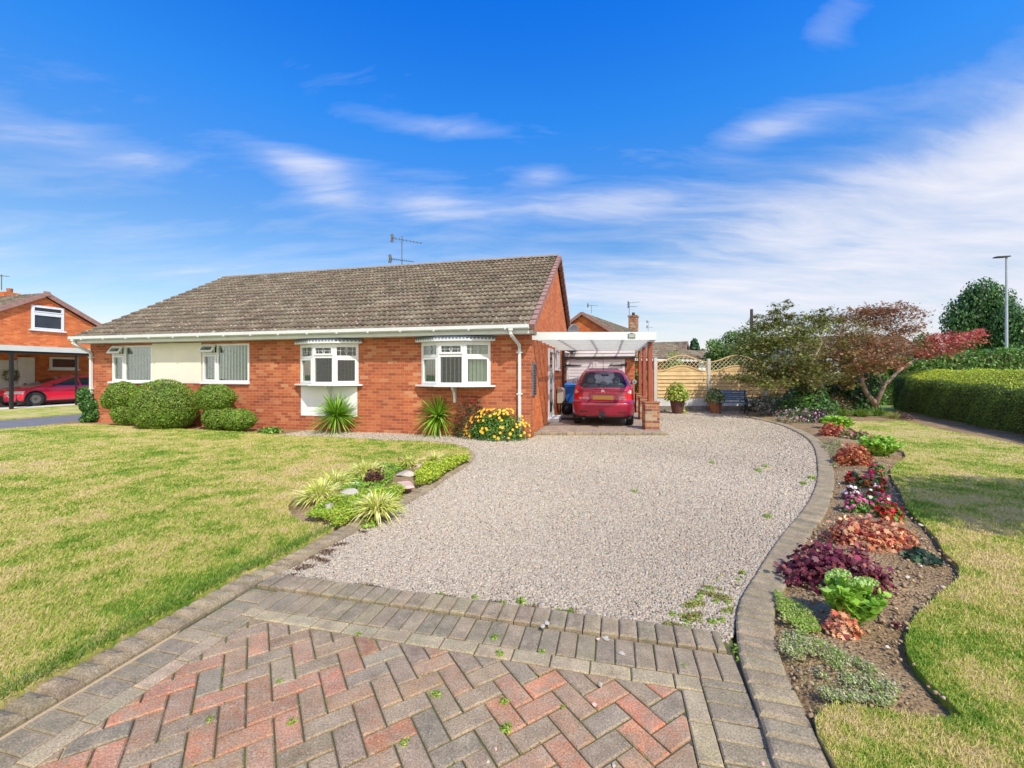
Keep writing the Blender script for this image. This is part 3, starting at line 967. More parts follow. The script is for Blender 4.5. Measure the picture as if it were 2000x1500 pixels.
heuchera('orange-red leaved plant beside magenta flowers in mid border', 1668, 905, 76, .26, 520, .075, [(.45, .07, .03), (.55, .16, .05), (.50, .28, .09), (.28, .03, .02)])
heuchera('rusty orange plant just in front of the rear lime green clump', 1628, 850, 58, .24, 380, .08, [(.48, .09, .04), (.56, .20, .09), (.30, .04, .03)])
heuchera('dull purple-leaved plant beside the pink daisies at border end', 1600, 824, 78, .34, 520, .085, [(.09, .03, .06), (.14, .06, .09), (.06, .03, .04), (.12, .10, .07)])
heuchera('low dark green rosette beside the big orange plant', 1800, 1092, 66, .07, 90, .085, [(.035, .085, .04), (.06, .13, .06), (.05, .07, .05)], name='rosette_plant')
heuchera('tiny dark red seedling on soil near the lawn edge', 1752, 1220, 22, .03, 26, .025, PUR, name='seedling')

def sedum(label, px, pc, wpx, h, ns, ls, cols, heads=2):
    Z = (CH - .04) * F0 / (pc - HZ); X = (px - 1000) * Z / F0; rx = wpx * Z / F0 / 2
    e = empty('sedum', label, 'plant', (X, Z, .03))
    st = MB(); P = []; Nn = []; Dn = []; tops = []
    for i in range(ns):
        a = random.uniform(0, 6.28); k = math.sqrt(random.uniform(0.02, 1))
        tx, ty = rx * k * math.cos(a), rx * .75 * k * math.sin(a)
        hh = h * random.uniform(.65, 1.0) * (1 - .35 * k * k)
        st.tube([(tx * .25, ty * .25, -.03), (tx * .6, ty * .6, hh * .5), (tx, ty, hh)], [.005, .005, .004], 5)
        lv = 7
        for j in range(lv):
            f = .25 + .75 * j / (lv - 1)
            c = Vector((tx * (.25 + .75 * f), ty * (.25 + .75 * f), hh * f))
            nl = 4
            for q in range(nl):
                b = q * 1.571 + j * .78
                d = Vector((math.cos(b), math.sin(b), .0 + .45 * f))
                P.append(c + d * ls * .42); Dn.append(d); Nn.append(Vector((-math.cos(b) * .5, -math.sin(b) * .5, 1)))
        tops.append((hh, tx, ty))
    st.build('stem', 'lettuce_stem', e)
    P = np.array([tuple(v) for v in P]); n = len(P)
    leaves('foliage', P, np.array([tuple(v) for v in Nn]), ls * RS.uniform(.7, 1.2, n), pick(cols, n, .10), e, 'ovate', 'leaf', .45, np.array([tuple(v) for v in Dn]), .45)
    tops.sort(reverse=True)
    for hh, tx, ty in tops[:heads]:
        v = unit(RS.normal(0, 1, (90, 3))); v[:, 2] = np.abs(v[:, 2])
        Pb = np.array([tx, ty, hh + .02]) + v * np.array([.045, .045, .018])
        leaves('flower_head', Pb, v, .012, pick([(.40, .58, .16), (.50, .66, .25), (.30, .48, .10)], 90, .1), e, 'round', 'petal')
    return e
simple('lettuce_stem', (.20, .34, .05), .6, .1)
sedum('lime green succulent with pale flower heads, nearest in the border', 1658, 1212, 112, .30, 22, .054, [(.30, .54, .06), (.38, .62, .10), (.24, .46, .05)], 5)
sedum('lime green rounded clump against the lawn edge', 1718, 889, 76, .34, 60, .075, LIME, 0)
sedum('lime green clump at the far end of the lawn', 1634, 838, 56, .36, 60, .09, LIME, 0)

def begonia(label, px, pc, wpx, h, fn, fcols, lcols=GRN, fs=.032):
    return bush('begonia', label, 'flowers', px, pc, wpx, h, int(260 * max(.3, (wpx / 40))), .035, lcols, 'round', 'leaf_gloss', 'bedding begonias in the border', flowers=(fn, fs, fcols, 'round'), z=.03, stem=False)
RD = [(.62, .015, .02), (.50, .01, .015)]; MG = [(.62, .03, .16), (.55, .04, .22)]; PK = [(.75, .16, .32), (.80, .35, .45), (.65, .08, .25)]; WH = [(.85, .80, .78), (.80, .70, .70)]
begonia('bright red flowers behind the big orange plant', 1735, 1013, 52, .16, 60, RD)
begonia('row of pink flowers, widest of the flowering clumps', 1672, 997, 46, .16, 60, PK)
begonia('magenta flowers to the right of the pink row', 1716, 993, 50, .15, 50, MG + PK)
begonia('white flowers with bronze leaves beside the kerb', 1664, 973, 32, .15, 34, WH, [(.10, .04, .03), (.14, .05, .04)])
begonia('deep red flowers left of the magenta clump', 1668, 945, 34, .17, 34, RD, [(.10, .07, .03), (.06, .10, .03)])
begonia('magenta flowers in the middle of the border', 1704, 952, 48, .18, 60, MG + RD)
begonia('red and white flowers behind the pink row', 1712, 976, 38, .14, 34, RD + WH[:1])
begonia('magenta flowers left of a big lime green clump', 1703, 889, 42, .30, 44, MG)
begonia('pale pink flowers beside the rusty orange plant', 1650, 856, 26, .20, 30, [(.80, .38, .42), (.75, .25, .32)])
begonia('dark pink flowers on the lawn edge behind lime clump', 1681, 860, 30, .22, 26, MG)
begonia('small crimson flowers above the mid border soil', 1712, 926, 30, .17, 24, RD + MG)

bush('daisy_clump', 'pink and white daisies at the far end of border', 'flowers', 1555, 826, 88, .42, 900, .055, [(.10, .16, .05), (.15, .22, .07), (.07, .12, .05)], flowers=(150, .05, [(.70, .42, .55), (.78, .62, .70), (.60, .30, .42)], 'star'))
bush('daisy_clump', 'mauve flowering clump next to the bench end of border', 'flowers', 1512, 811, 66, .42, 700, .06, [(.09, .15, .06), (.14, .20, .09)], flowers=(90, .05, [(.58, .36, .50), (.70, .50, .62)], 'star'))
bush('juniper', 'low spreading dark green conifer behind the bench', 'shrub', 1500, 803, 120, .72, 2600, .085, [(.018, .045, .018), (.03, .065, .025), (.012, .03, .012)], mat='leaf')
bush('shrub', 'yellow-green leafy shrub left of the glossy shrub', 'shrub', 1555, 804, 84, .80, 1400, .09, [(.16, .25, .03), (.24, .32, .05), (.09, .17, .03)])
bush('shrub', 'grey-green soft shrub between the conifer and the daisies', 'shrub', 1522, 806, 70, .58, 1100, .07, [(.13, .20, .09), (.18, .26, .10)])
bush('rhododendron', 'dark glossy large-leaved shrub under the left maple', 'shrub', 1572, 813, 108, 1.15, 1900, .13, [(.04, .11, .025), (.06, .16, .035), (.11, .24, .045)], shape='oval', mat='leaf_gloss')
bush('shrub', 'brown twiggy shrub below the bronze maple', 'shrub', 1628, 808, 70, .75, 1100, .07, [(.20, .13, .05), (.14, .10, .04), (.10, .10, .03)])
bush('rhododendron', 'dark green shrub against the hedge end', 'shrub', 1665, 802, 70, 1.2, 1000, .13, [(.03, .09, .02), (.05, .13, .03), (.02, .05, .015)], shape='oval', mat='leaf_gloss')

def tuft(name, label, px, pc, wpx, L, n, cols, w=.006, droop=.55, z=.03, group=None, zz=None, up=.9):
    Z = zz or (CH - z) * F0 / (pc - HZ); X = (px - 1000) * Z / F0; rx = wpx * Z / F0 / 2
    e = empty(name, label, 'plant', (X, Z, z), 0, group)
    a = RS.uniform(0, 6.28, n); k = RS.uniform(.05, 1, n)
    B = np.stack([np.cos(a) * rx * .25 * k, np.sin(a) * rx * .25 * k, np.zeros(n)], 1)
    D = np.stack([np.cos(a) * k, np.sin(a) * k, np.full(n, up) * RS.uniform(.5, 1.3, n)], 1)
    blades('foliage', B, D, L * RS.uniform(.6, 1.1, n), w, droop * RS.uniform(.5, 1.3, n), pick(cols, n, .14), e)
    return e
FERN = [(.17, .30, .04), (.25, .36, .06), (.12, .24, .03)]
for i, (px, pc, wp, lab) in enumerate([(1640, 812, 60, 'left of the three fern clumps under the maple'), (1680, 813, 60, 'middle of the three fern clumps under the maple'), (1715, 812, 56, 'right fern clump near the maple trunk')]):
    tuft('fern', 'green arching fern, ' + lab, px, pc, wp, .55, 200, FERN, .03, .5, 0, 'ferns under the maples')
tuft('ornamental_grass', 'yellow grass clump at the corner of the right lawn', 1748, 817, 60, .50, 260, [(.34, .33, .07), (.25, .28, .06)], .012, .7, 0)
heuchera('small purple-brown plant beside the yellow grass clump', 1772, 818, 30, .16, 120, .06, [(.10, .05, .05), (.13, .07, .06)])

# --- rockery
YG = [(.68, .70, .14), (.78, .74, .24), (.46, .58, .07), (.86, .80, .42)]
tg = 'yellow striped grass tufts in the rockery'
for px, pc, wp, n, lab in [(625, 975, 100, 420, 'leftmost, spilling to the lawn edge'), (737, 1000, 90, 380, 'nearest the kerb, in front of the stones'), (713, 930, 100, 460, 'behind the dark red plant, largest'),
                           (797, 910, 44, 160, 'small, between dark red plants at the back'), (850, 903, 44, 190, 'furthest right at the back'), (655, 950, 60, 200, 'between the left and the large back tufts')]:
    tuft('striped_grass', 'yellow striped grass tuft, ' + lab, px, pc, wp, .36 if wp > 50 else .30, int(n * 2.0), YG, .016, .62, .07, tg)
heuchera('dark red bronze plant in the middle of the rockery', 733, 948, 56, .20, 260, .05, [(.12, .035, .025), (.18, .05, .03), (.07, .02, .015)])
heuchera('small dark red plant behind the flat pale stones', 786, 912, 28, .16, 100, .05, [(.12, .035, .025), (.18, .05, .03)])
def rock(label, px, pc, wpx, h, mat, seed, z=.085, name='rock', dep=.8):
    Z = (CH - z) * F0 / (pc - HZ); X = (px - 1000) * Z / F0; rx = wpx * Z / F0 / 2
    bm = bmesh.new(); bmesh.ops.create_icosphere(bm, subdivisions=3, radius=1)
    rr = random.Random(seed)
    pl = [(Vector((rr.gauss(0, 1), rr.gauss(0, 1), rr.gauss(0, 1))).normalized(), rr.uniform(.48, .82)) for _ in range(16)]
    for v in bm.verts:
        for nrm, d in pl:
            t = v.co.dot(nrm)
            if t > d: v.co -= nrm * (t - d)
        v.co.x *= rx * 1.15; v.co.y *= rx * dep * 1.15; v.co.z *= h
    me = bpy.data.meshes.new(name); bm.to_mesh(me); bm.free()
    me.materials.append(MATS[mat])
    o = bpy.data.objects.new(name, me); C.objects.link(o)
    o.location = (X, Z, z); o.rotation_euler = (rr.uniform(-.1, .1), rr.uniform(-.1, .1), rr.uniform(0, 3))
    return tag(o, label, 'rock', 'rockery stones')
rock('large pink stone beside the kerb, biggest in the rockery', 792, 950, 46, .075, 'pink_rock', 31)
rock('flat grey-white stone behind the large pink one', 795, 926, 42, .06, 'grey_rock', 42)
rock('flat pinkish stone at the back right of the rockery', 822, 912, 30, .06, 'pink_rock', 53)
rock('pale rounded stone left of the dark red plant', 687, 968, 42, .085, 'grey_rock', 64)
rock('small pale stone behind the pale rounded stone', 690, 948, 28, .06, 'white_rock', 75)
rock('small white stone behind the nearest grass tuft', 722, 974, 24, .09, 'white_rock', 86)
rock('brown-grey stone left, by the leftmost grass tuft', 643, 992, 26, .09, 'grey_rock', 97)
def blobs(poly, m=34, r=.030):
    c = scatter(poly, m); s = r * RS.uniform(.6, 1.8, m) * (1 if poly[0][1] < 4 else 3)
    def f(X, Y):
        v = np.full(len(X), .02)
        for (a, b), q in zip(c, s): v = np.maximum(v, np.exp(-((X - a) ** 2 + (Y - b) ** 2) / (q * q)))
        return v
    return f
def cover(name, label, poly, n, size, cols, zlo, zhi, shape='diamond', weight=None, mat='leaf'):
    P = scatter(poly, n, weight)
    z = RS.uniform(zlo, zhi, len(P)) + .02 * np.sin(P[:, 0] * 9) * np.cos(P[:, 1] * 11)
    V = np.column_stack([P, z])
    o = leaves(name, V, np.tile([0, 0, 1.0], (len(P), 1)), size * RS.uniform(.6, 1.3, len(P)), pick(cols, len(P), .15), None, shape, mat, spread=.55)
    return tag(o, label, 'ground cover', None, 'stuff')
cv = [G(x, y, .06) for x, y in [(655, 1032), (636, 1020), (596, 1013), (612, 1000), (640, 985), (672, 968), (740, 965), (772, 950), (792, 962), (775, 982), (700, 1012)]]
cover('ground_cover', 'low green sedum mat at the near end of the rockery', cv, 9600, .026, [(.32, .52, .03), (.46, .62, .05), (.22, .40, .025), (.50, .46, .06)], .08, .13)
cv = [G(x, y, .06) for x, y in [(845, 945), (812, 948), (810, 930), (822, 918), (838, 905), (870, 898), (915, 894), (918, 900), (880, 920)]]
cover('ground_cover', 'yellow-green sedum mat at the far end of the rockery', cv, 7000, .036, [(.44, .54, .04), (.58, .64, .06), (.32, .44, .03)], .08, .14)
cv = [G(x, y, .06) for x, y in [(655, 945), (700, 925), (770, 908), (800, 905), (800, 916), (770, 930), (765, 945), (740, 968), (700, 975), (660, 962)]]
cover('ground_cover', 'mixed green leaves between the rockery stones', cv, 4200, .034, [(.22, .40, .04), (.32, .50, .05)], .08, .12)
# thyme mats spilling along the right border
for poly_px, n, cols, lab in [([(1512, 1150), (1530, 1165), (1590, 1200), (1605, 1235), (1560, 1240), (1522, 1210)], 3600, [(.26, .46, .04), (.36, .55, .06), (.46, .44, .18)], 'green creeping mat on the border next to the kerb'),
                              ([(1520, 1235), (1570, 1245), (1640, 1270), (1700, 1300), (1760, 1345), (1745, 1385), (1690, 1372), (1620, 1370), (1575, 1340), (1545, 1310), (1525, 1280)], 5200, [(.38, .42, .17), (.50, .46, .28), (.26, .42, .06), (.54, .48, .34), (.22, .36, .05)], 'grey-green thyme mat at the near end of the border'),
                              ([(1600, 862), (1640, 858), (1650, 880), (1640, 905), (1625, 925), (1622, 895)], 2600, [(.34, .34, .16), (.42, .38, .22), (.26, .28, .10)], 'dry straw-coloured creeping mat beside the curved kerb')]:
    cover('creeping_mat', lab, [G(x, y, .05) for x, y in poly_px], n, .013 if n > 3000 else .03, cols, .045, .07, 'diamond', weight=blobs([G(x, y, .05) for x, y in poly_px]))

# --- weeds (one built, the rest copies)
wd = empty('weed', 'small bright green weed growing in gravel or a paving joint', 'weed', (0, -5, 0), 0, 'weeds in the gravel and paving joints')
n = 60
P, Nn = dome(n, .030, .030, .022, .2)
leaves('foliage', P, Nn + np.array([0, 0, 1]), .013 * RS.uniform(.6, 1.3, n), pick([(.26, .42, .03), (.36, .48, .05), (.20, .34, .03)], n, .12), wd, 'oval', 'leaf', .1)
wpx = [(965, 1245, 1), (975, 1277, 1), (1057, 1273, .8), (1018, 1176, 1.4), (982, 1178, .9), (860, 1162, .8), (927, 1168, .9), (1365, 1168, 1), (1372, 1160, .8), (1387, 1150, .9), (1312, 1200, .9), (1340, 1215, .8),
       (1330, 1203, .7), (1392, 1215, 1.1), (1410, 1212, 1), (1440, 1270, 1.3), (1447, 1290, 1), (1450, 1120, .9), (1442, 1133, .8), (1398, 1175, .9), (1420, 1178, .8), (850, 1358, 1), (790, 1452, .9), (985, 1370, .9),
       (988, 1422, 1.1), (1090, 1193, .7), (545, 1330, .6), (410, 1405, .7), (571, 1411, .9), (1480, 920, 1), (1493, 912, 1), (1585, 935, 1.1), (1570, 945, .9), (1100, 1380, .5), (720, 1027, 1.6), (1335, 1300, .6),
       (700, 1238, .7), (1500, 1010, .8), (1240, 960, .8), (1390, 905, .9), (1115, 1195, .8)]
for i, (x, y, s) in enumerate(wpx):
    w_ = wd if i == 0 else dup(wd)
    X, Y = G(x, y, 0); k = 2.2 if y < 1050 else 1.0
    w_.location = (X, Y, -.004 if y > 1215 else .0); w_.rotation_euler = (0, 0, i * 1.3); w_.scale = (s * k, s * k, s * k)
# loose pebbles on the pavers
for i, (x, y) in enumerate([(967, 1462), (1067, 1217), (1060, 1222), (1168, 1248), (1184, 1246), (1215, 1275), (1490, 1492), (953, 1487), (1172, 1336), (1160, 1375), (1198, 1495), (1183, 1247)]):
    o = rock('small pale pebble lying loose on the block paving', x, y, 9 + (i * 5) % 7, .008, 'pink_rock' if i % 3 == 0 else 'grey_rock', 20 + i, .004 if y > 1230 else .03, 'pebble')
    tag(o, cat='pebble', group='loose pebbles on the paving')

# --- spiky cordylines by the wall
def cordyline(label, px, pc, wpx, hc, L, n, sd):
    global RS
    Z = CH * F0 / (pc - HZ); X = (px - 1000) * Z / F0
    e = empty('cordyline', label, 'spiky plant', (X, Z, 0), sd, 'spiky cordylines at the wall')
    v = unit(RS.normal(0, 1, (n, 3)) + np.array([0, 0, .28])); v[:, 2] = np.where(v[:, 2] < -.5, -v[:, 2], v[:, 2])
    B = np.tile([0, 0, hc], (n, 1)) + v * .03
    blades('foliage', B, v, L * RS.uniform(.75, 1.1, n), .034, .10 + .30 * (1 - v[:, 2]) * RS.uniform(.4, 1.1, n), pick([(.20, .42, .03), (.30, .55, .05), (.12, .28, .02), (.42, .62, .09)], n, .12), e, 'leaf_gloss', 5)
    MB().tube([(0, 0, -.02), (0, 0, hc)], [.05, .04], 8).build('trunk', 'bark', e)
cordyline('spiky green cordyline in front of the white wall panel', 657, 845, 88, .42, .66, 380, .3)
cordyline('spiky green cordyline below the bay window bracket', 856, 849, 84, .42, .64, 380, 1.4)

# --- roses and red shrub at the corner
e = bush('rose_bush', 'yellow rose bush full of blooms at the house corner', 'rose bush', 972, 856, 118, .66, 5200, .045, [(.07, .20, .03), (.11, .28, .04), (.18, .38, .05), (.04, .12, .02)], shape='oval', mat='leaf_gloss', ry=.50, lo=.45)
def rose_mesh():
    P = []; N_ = []
    for ring, (r, k, t) in enumerate([(.004, 3, .3), (.012, 5, .7), (.022, 6, 1.1)]):
        for i in range(k):
            a = i * 6.283 / k + ring
            P.append((r * math.cos(a), r * math.sin(a), .012 - ring * .004)); N_.append((math.cos(a) * -math.sin(t) * .7, math.sin(a) * -math.sin(t) * .7, 1))
    P = np.array(P); N_ = np.array(N_)
    return leaves('blossom', P, N_, .034, pick([(.90, .58, .04), (.94, .72, .10), (.90, .50, .03)], len(P), .05), None, 'round', 'petal', .35, spread=.1)
rose = rose_mesh()
for i in range(92):
    a = random.uniform(-3.14, .0); ph = random.uniform(.35, 1.5)
    c = Vector((math.cos(a) * math.sin(ph) * .80, math.sin(a) * math.sin(ph) * .54, math.cos(ph) * .70 + .02))
    r_ = rose if i == 0 else rose.copy()
    if i: C.objects.link(r_)
    r_.parent = e; r_.location = c
    nrm = Vector((c.x, c.y * 1.6 - .3, c.z + .1)).normalized()
    r_.rotation_euler = nrm.to_track_quat('Z', 'Y').to_euler()
    s = random.uniform(.7, 1.25); r_.scale = (s, s, s)
bush('red_shrub', 'dark shrub with red flower heads behind the roses', 'shrub', 924, 853, 84, .92, 2800, .045, [(.04, .10, .02), (.07, .15, .03), (.10, .05, .03)], mat='leaf', ry=.28, flowers=(170, .055, [(.42, .03, .05), (.30, .02, .04)], 'diamond'))
bush('low_plant', 'small leafy green plant at the wall foot left of white panel', 'plant', 528, 845, 46, .14, 300, .08, GRN + LIME[:1], shape='oval', stem=False)

# --- clipped shrubs
def clipped(label, blobs, Z, n, size, cols, name='clipped_shrub', mat='leaf', core=.86, yd=.75, top=None):
    """blobs: (px, py, rx_px, ry_px) seen from the lens, given real depth"""
    cx = (blobs[0][0] - 1000) * Z / F0
    e = empty(name, label, 'shrub', (cx, Z, 0))
    B = []
    for k, (px, py, rx, ry) in enumerate(blobs):
        x, _, z = P3(px, py, Z)
        B.append((x - cx, 0, z, rx * Z / F0, rx * Z / F0 * yd, ry * Z / F0))
    tot = sum(b[3] * b[5] for b in B)
    Ps = []; Ns = []
    for k, b in enumerate(B):
        m = int(n * b[3] * b[5] / tot)
        v = unit(RS.normal(0, 1, (m, 3)))
        und = 1 + .05 * np.sin(v[:, 0] * 9 + k) * np.cos(v[:, 2] * 8) + RS.normal(0, .022, m)
        Pk = np.array(b[:3]) + v * und[:, None] * np.array(b[3:])
        keep = Pk[:, 2] > .015
        for j, c in enumerate(B):
            if j != k:
                q = ((Pk - np.array(c[:3])) / np.array(c[3:])); keep &= (q ** 2).sum(1) > .85
        Ps.append(Pk[keep]); Ns.append(v[keep])
    P = np.concatenate(Ps); Nn = np.concatenate(Ns)
    leaves('foliage', P, Nn, size * RS.uniform(.6, 1.3, len(P)), pick(cols, len(P), .2), e, 'oval', mat, .1, spread=.75)
    mb = MB()
    for b in B:
        mb.ball(b[:3], (b[3] * core, b[4] * core, b[5] * core), 20, 14)
    mb.build('branches', 'twig_core', e, smooth=True)
    return e
CL = [(0.148, 0.292, 0.027), (0.222, 0.378, 0.036), (0.296, 0.413, 0.045), (0.089, 0.206, 0.023), (0.311, 0.327, 0.054), (0.178, 0.344, 0.036)]
clipped('big clipped dome shrub under the cream wall panel', [(321, 794, 57, 52), (321, 808, 56, 32)], 11.2, 24000, .036, CL)
clipped('clipped shrub of two lobes under the left window', [(240, 773, 30, 27), (214, 782, 15, 17), (246, 806, 25, 24), (262, 765, 14, 12)], 11.75, 12000, .040, CL)
clipped('tall double clipped shrub under the second window', [(421, 777, 36, 26), (428, 815, 30, 25)], 10.95, 14000, .036, CL)
clipped('low clipped ball shrub right of the double shrub', [(467, 820, 31, 21)], 10.7, 8000, .033, CL)
clipped('narrow glossy green shrub at the far house corner', [(167, 772, 14, 16), (176, 792, 17, 14), (181, 810, 15, 14), (166, 819, 9, 6)], 12.7, 3200, .075, [(.03, .10, .02), (.06, .17, .03), (.10, .24, .035)], mat='leaf_gloss')

# --- pots by the fence
def pot_plant(label, plabel, px, pc, potw, poth, plw, plh, potmat, cols, Z):
    X = (px - 1000) * Z / F0
    r = potw * Z / F0 / 2; h = poth * Z / F0
    e = empty('potted_plant', label, 'potted plant', (X, Z, 0))
    pt = MB().lathe([(r * .62, 0), (r * .95, h * .86), (r * 1.06, h * .86), (r * 1.06, h), (r * .92, h), (r * .88, h * .9), (.01, h * .88)], n=24).build('pot', potmat, e, smooth=False)
    R = plw * Z / F0 / 2; H = plh * Z / F0
    P, N_ = dome(1100, R, R * .9, H, .4, h * .85)
    leaves('foliage', P, N_ + np.array([0, 0, .4]), .10 * RS.uniform(.6, 1.2, 1100), pick(cols, 1100, .15), e, 'oval', 'leaf', .1)
    stems('stem', 10, R, H + h, 'bark', e, .006)
pot_plant('bright yellow-green shrub in a dark brown pot by the fence', '', 1323, 0, 30, 30, 46, 36, 'pot_brown', [(.38, .46, .05), (.50, .56, .10), (.26, .38, .04)], 15.5)
pot_plant('variegated green shrub in a terracotta pot beside the bench', '', 1397, 0, 28, 24, 36, 28, 'terracotta', [(.20, .28, .09), (.34, .40, .18), (.14, .22, .05)], 15.7)
bush('low_plant', 'small yellow-green plant at the foot of the brown pot', 'plant', 1331, 807, 20, .36, 70, .12, [(.38, .46, .05), (.50, .56, .10)], shape='oval', stem=False)

# --- hedge on the right
hd = empty('hedge', 'long clipped green hedge along the right lawn', 'hedge', (0, 0, 0))
hA = np.array([12.1, 9.9]); hdv = np.array([.439, .898]); hn = np.array([.898, -.439])
t0, t1 = -3.4, 8.6
def hedge_prof(t, u):
    """t along, u 0..1 over the profile: front face, sloping top, back -> offset from the front line, height"""
    k = (t - t0) / (t1 - t0)
    zf = .98 + .34 * k; zb = 1.58
    pts = [(0.03, 0.0), (0.0, .5 * zf), (.04, zf * .96), (.14, zf + .03), (.85, zb), (1.05, zb - .05), (1.12, .7)]
    return pts
n = 78000
t = RS.uniform(t0, t1, n)
seglen = np.array([.55, .5, .12, .85, .22, .8]); seg = RS.choice(6, n, p=seglen / seglen.sum())
f = RS.rand(n)
P = np.zeros((n, 3)); Nn = np.zeros((n, 3))
for i in range(n):
    pr = hedge_prof(t[i], 0); a = pr[seg[i]]; b = pr[seg[i] + 1]
    o_ = a[0] + (b[0] - a[0]) * f[i]; z_ = a[1] + (b[1] - a[1]) * f[i]
    und = .05 * math.sin(t[i] * 2.3 + z_ * 3) + .025 * math.sin(t[i] * 7.1 + z_ * 5)
    P[i] = (hA[0] + hdv[0] * t[i] + hn[0] * (o_ + und), hA[1] + hdv[1] * t[i] + hn[1] * (o_ + und), z_ + und * .5)
    e1 = Vector((b[0] - a[0], b[1] - a[1])); nx, nz = -e1.y, e1.x
    Nn[i] = (hn[0] * nx, hn[1] * nx, nz)
P += RS.normal(0, .022, P.shape)
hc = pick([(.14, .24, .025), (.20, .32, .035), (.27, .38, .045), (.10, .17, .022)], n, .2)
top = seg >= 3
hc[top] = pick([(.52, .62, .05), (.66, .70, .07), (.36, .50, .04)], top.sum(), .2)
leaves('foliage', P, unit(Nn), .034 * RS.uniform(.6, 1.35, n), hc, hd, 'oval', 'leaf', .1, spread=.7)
mb = MB()
vs = []; NSG = 24
for i in range(NSG + 1):
    tt = t0 + (t1 - t0) * i / NSG
    for a in hedge_prof(tt, 0):
        o_ = .09 + (a[0]) * .86; z_ = a[1] - (.07 if a[1] > .6 else 0)
        vs.append((hA[0] + hdv[0] * tt + hn[0] * o_, hA[1] + hdv[1] * tt + hn[1] * o_, z_))
fs = [(i * 7 + k, i * 7 + k + 1, (i + 1) * 7 + k + 1, (i + 1) * 7 + k) for i in range(NSG) for k in range(6)] + [tuple(range(7)), tuple(NSG * 7 + k for k in range(7))]
mb.add(vs, fs).build('branches', 'twig_core', hd)

# --- maples
def maple(label, base, trunks, pads, leafsz, n, shade):
    e = empty('maple_tree', label, 'tree', (base[0], base[1], 0))
    bx, by = base
    mb = MB()
    for pts, rs in trunks:
        mb.tube([(p[0] - bx, p[1] - by, p[2]) for p in pts], rs, 9)
    Ps = []; Ns = []; Cs = []
    tot = sum(p[3] * p[4] for p in pads)
    tw = MB()
    for (px, py, Z, rx, ry, cols) in pads:
        x, y, z = P3(px, py, Z); x -= bx; y -= by
        R = rx * Z / F0; H = ry * Z / F0
        m = int(n * rx * ry / tot)
        # leaves gather on a few sprays inside each pad
        ns = max(4, int(m / 38))
        v = unit(RS.normal(0, 1, (ns, 3))) * (RS.rand(ns, 1) ** .4)
        S = np.array([x, y, z]) + v * np.array([R, R * .8, H * 1.35]) + RS.normal(0, 1, (ns, 3)) * np.array([.05, .05, .07])
        idx = RS.randint(0, ns, m)
        Pk = S[idx] + RS.normal(0, 1, (m, 3)) * np.array([.13, .13, .060]) * (R / .8)
        Ps.append(Pk); Ns.append(np.tile([0, 0, 1.0], (m, 1)) + RS.normal(0, .25, (m, 3))); Cs.append(pick(cols, m, .2))
        tr = trunks[min(range(len(trunks)), key=lambda q: (Vector(trunks[q][0][-1]) - Vector((x + bx, y + by, z))).length)][0]
        a = Vector(tr[-1]) - Vector((bx, by, 0))
        for s in S[:: max(1, ns // 7)]:
            c = Vector((x, y, z - H * .5))
            tw.tube([a, a.lerp(c, .6) + Vector((0, 0, -.03)), c, Vector(s)], [.011, .007, .004, .002], 5)
    mb.build('trunk', 'bark_pale', e, smooth=True)
    tw.build('branches', 'bark', e)
    P = np.concatenate(Ps)
    leaves('crown', P, np.concatenate(Ns), leafsz * RS.uniform(.6, 1.25, len(P)), np.concatenate(Cs), e, 'star', 'leaf', .1, spread=.5)
BZ = [(0.266, 0.099, 0.045), (0.361, 0.153, 0.072), (0.162, 0.09, 0.032), (0.437, 0.207, 0.117), (0.209, 0.162, 0.045)]
BZG = [(.20, .20, .04), (.28, .25, .05), (.30, .15, .07), (.12, .12, .03)]
RDL = [(.50, .07, .07), (.60, .17, .14), (.34, .04, .045), (.55, .24, .13)]
OLV = [(0.107, 0.141, 0.027), (0.156, 0.186, 0.032), (0.074, 0.088, 0.02), (0.23, 0.255, 0.045), (0.164, 0.115, 0.036)]
YLW = [(.33, .37, .05), (.23, .28, .04), (.16, .20, .03)]
Zb = 16.2
q = lambda x, y, Z=Zb: P3(x, y, Z)
bb = G(1708, 801)
maple('bronze-red maple with forked bare trunk behind the right lawn', bb,
      [([(bb[0], bb[1], 0), q(1706, 785), q(1692, 768), q(1684, 748), q(1683, 735)], [.13, .11, .085, .075, .06]),
       ([(bb[0] + .02, bb[1], .02), q(1712, 785), q(1728, 752), q(1752, 728), q(1780, 706)], [.10, .085, .065, .05, .035]),
       ([q(1780, 706), q(1800, 697), q(1840, 686), q(1885, 668)], [.035, .025, .018, .008]),
       ([q(1726, 756), q(1718, 738), q(1716, 728), q(1722, 715)], [.04, .03, .022, .015]),
       ([q(1683, 738), q(1665, 722), q(1638, 705), q(1600, 690)], [.05, .04, .03, .02]),
       ([q(1683, 738), q(1690, 700), q(1705, 660), q(1720, 640)], [.045, .03, .022, .012])],
      [(1735, 622, Zb, 62, 18, BZ), (1672, 628, Zb + .4, 60, 16, BZ), (1755, 605, Zb, 34, 8, BZ), (1700, 610, Zb, 45, 10, BZ), (1640, 655, Zb - .5, 62, 22, BZG), (1762, 645, Zb, 48, 10, BZ),
       (1690, 668, Zb - .6, 60, 18, BZ), (1740, 680, Zb - .4, 52, 16, BZ), (1615, 690, Zb - .8, 48, 22, BZG), (1668, 705, Zb - .9, 62, 20, BZ), (1725, 712, Zb - .6, 42, 12, BZ + RDL[:1]),
       (1870, 662, Zb, 46, 12, RDL), (1840, 676, Zb - .2, 44, 14, RDL), (1905, 655, Zb, 26, 9, RDL), (1815, 686, Zb, 40, 9, RDL + BZ[:2]), (1640, 732, Zb - 1, 40, 16, BZG), (1800, 690, Zb + .3, 40, 8, BZ)], .105, 19000, 0)
Za = 14.6
qa = lambda x, y, Z=Za: P3(x, y, Z)
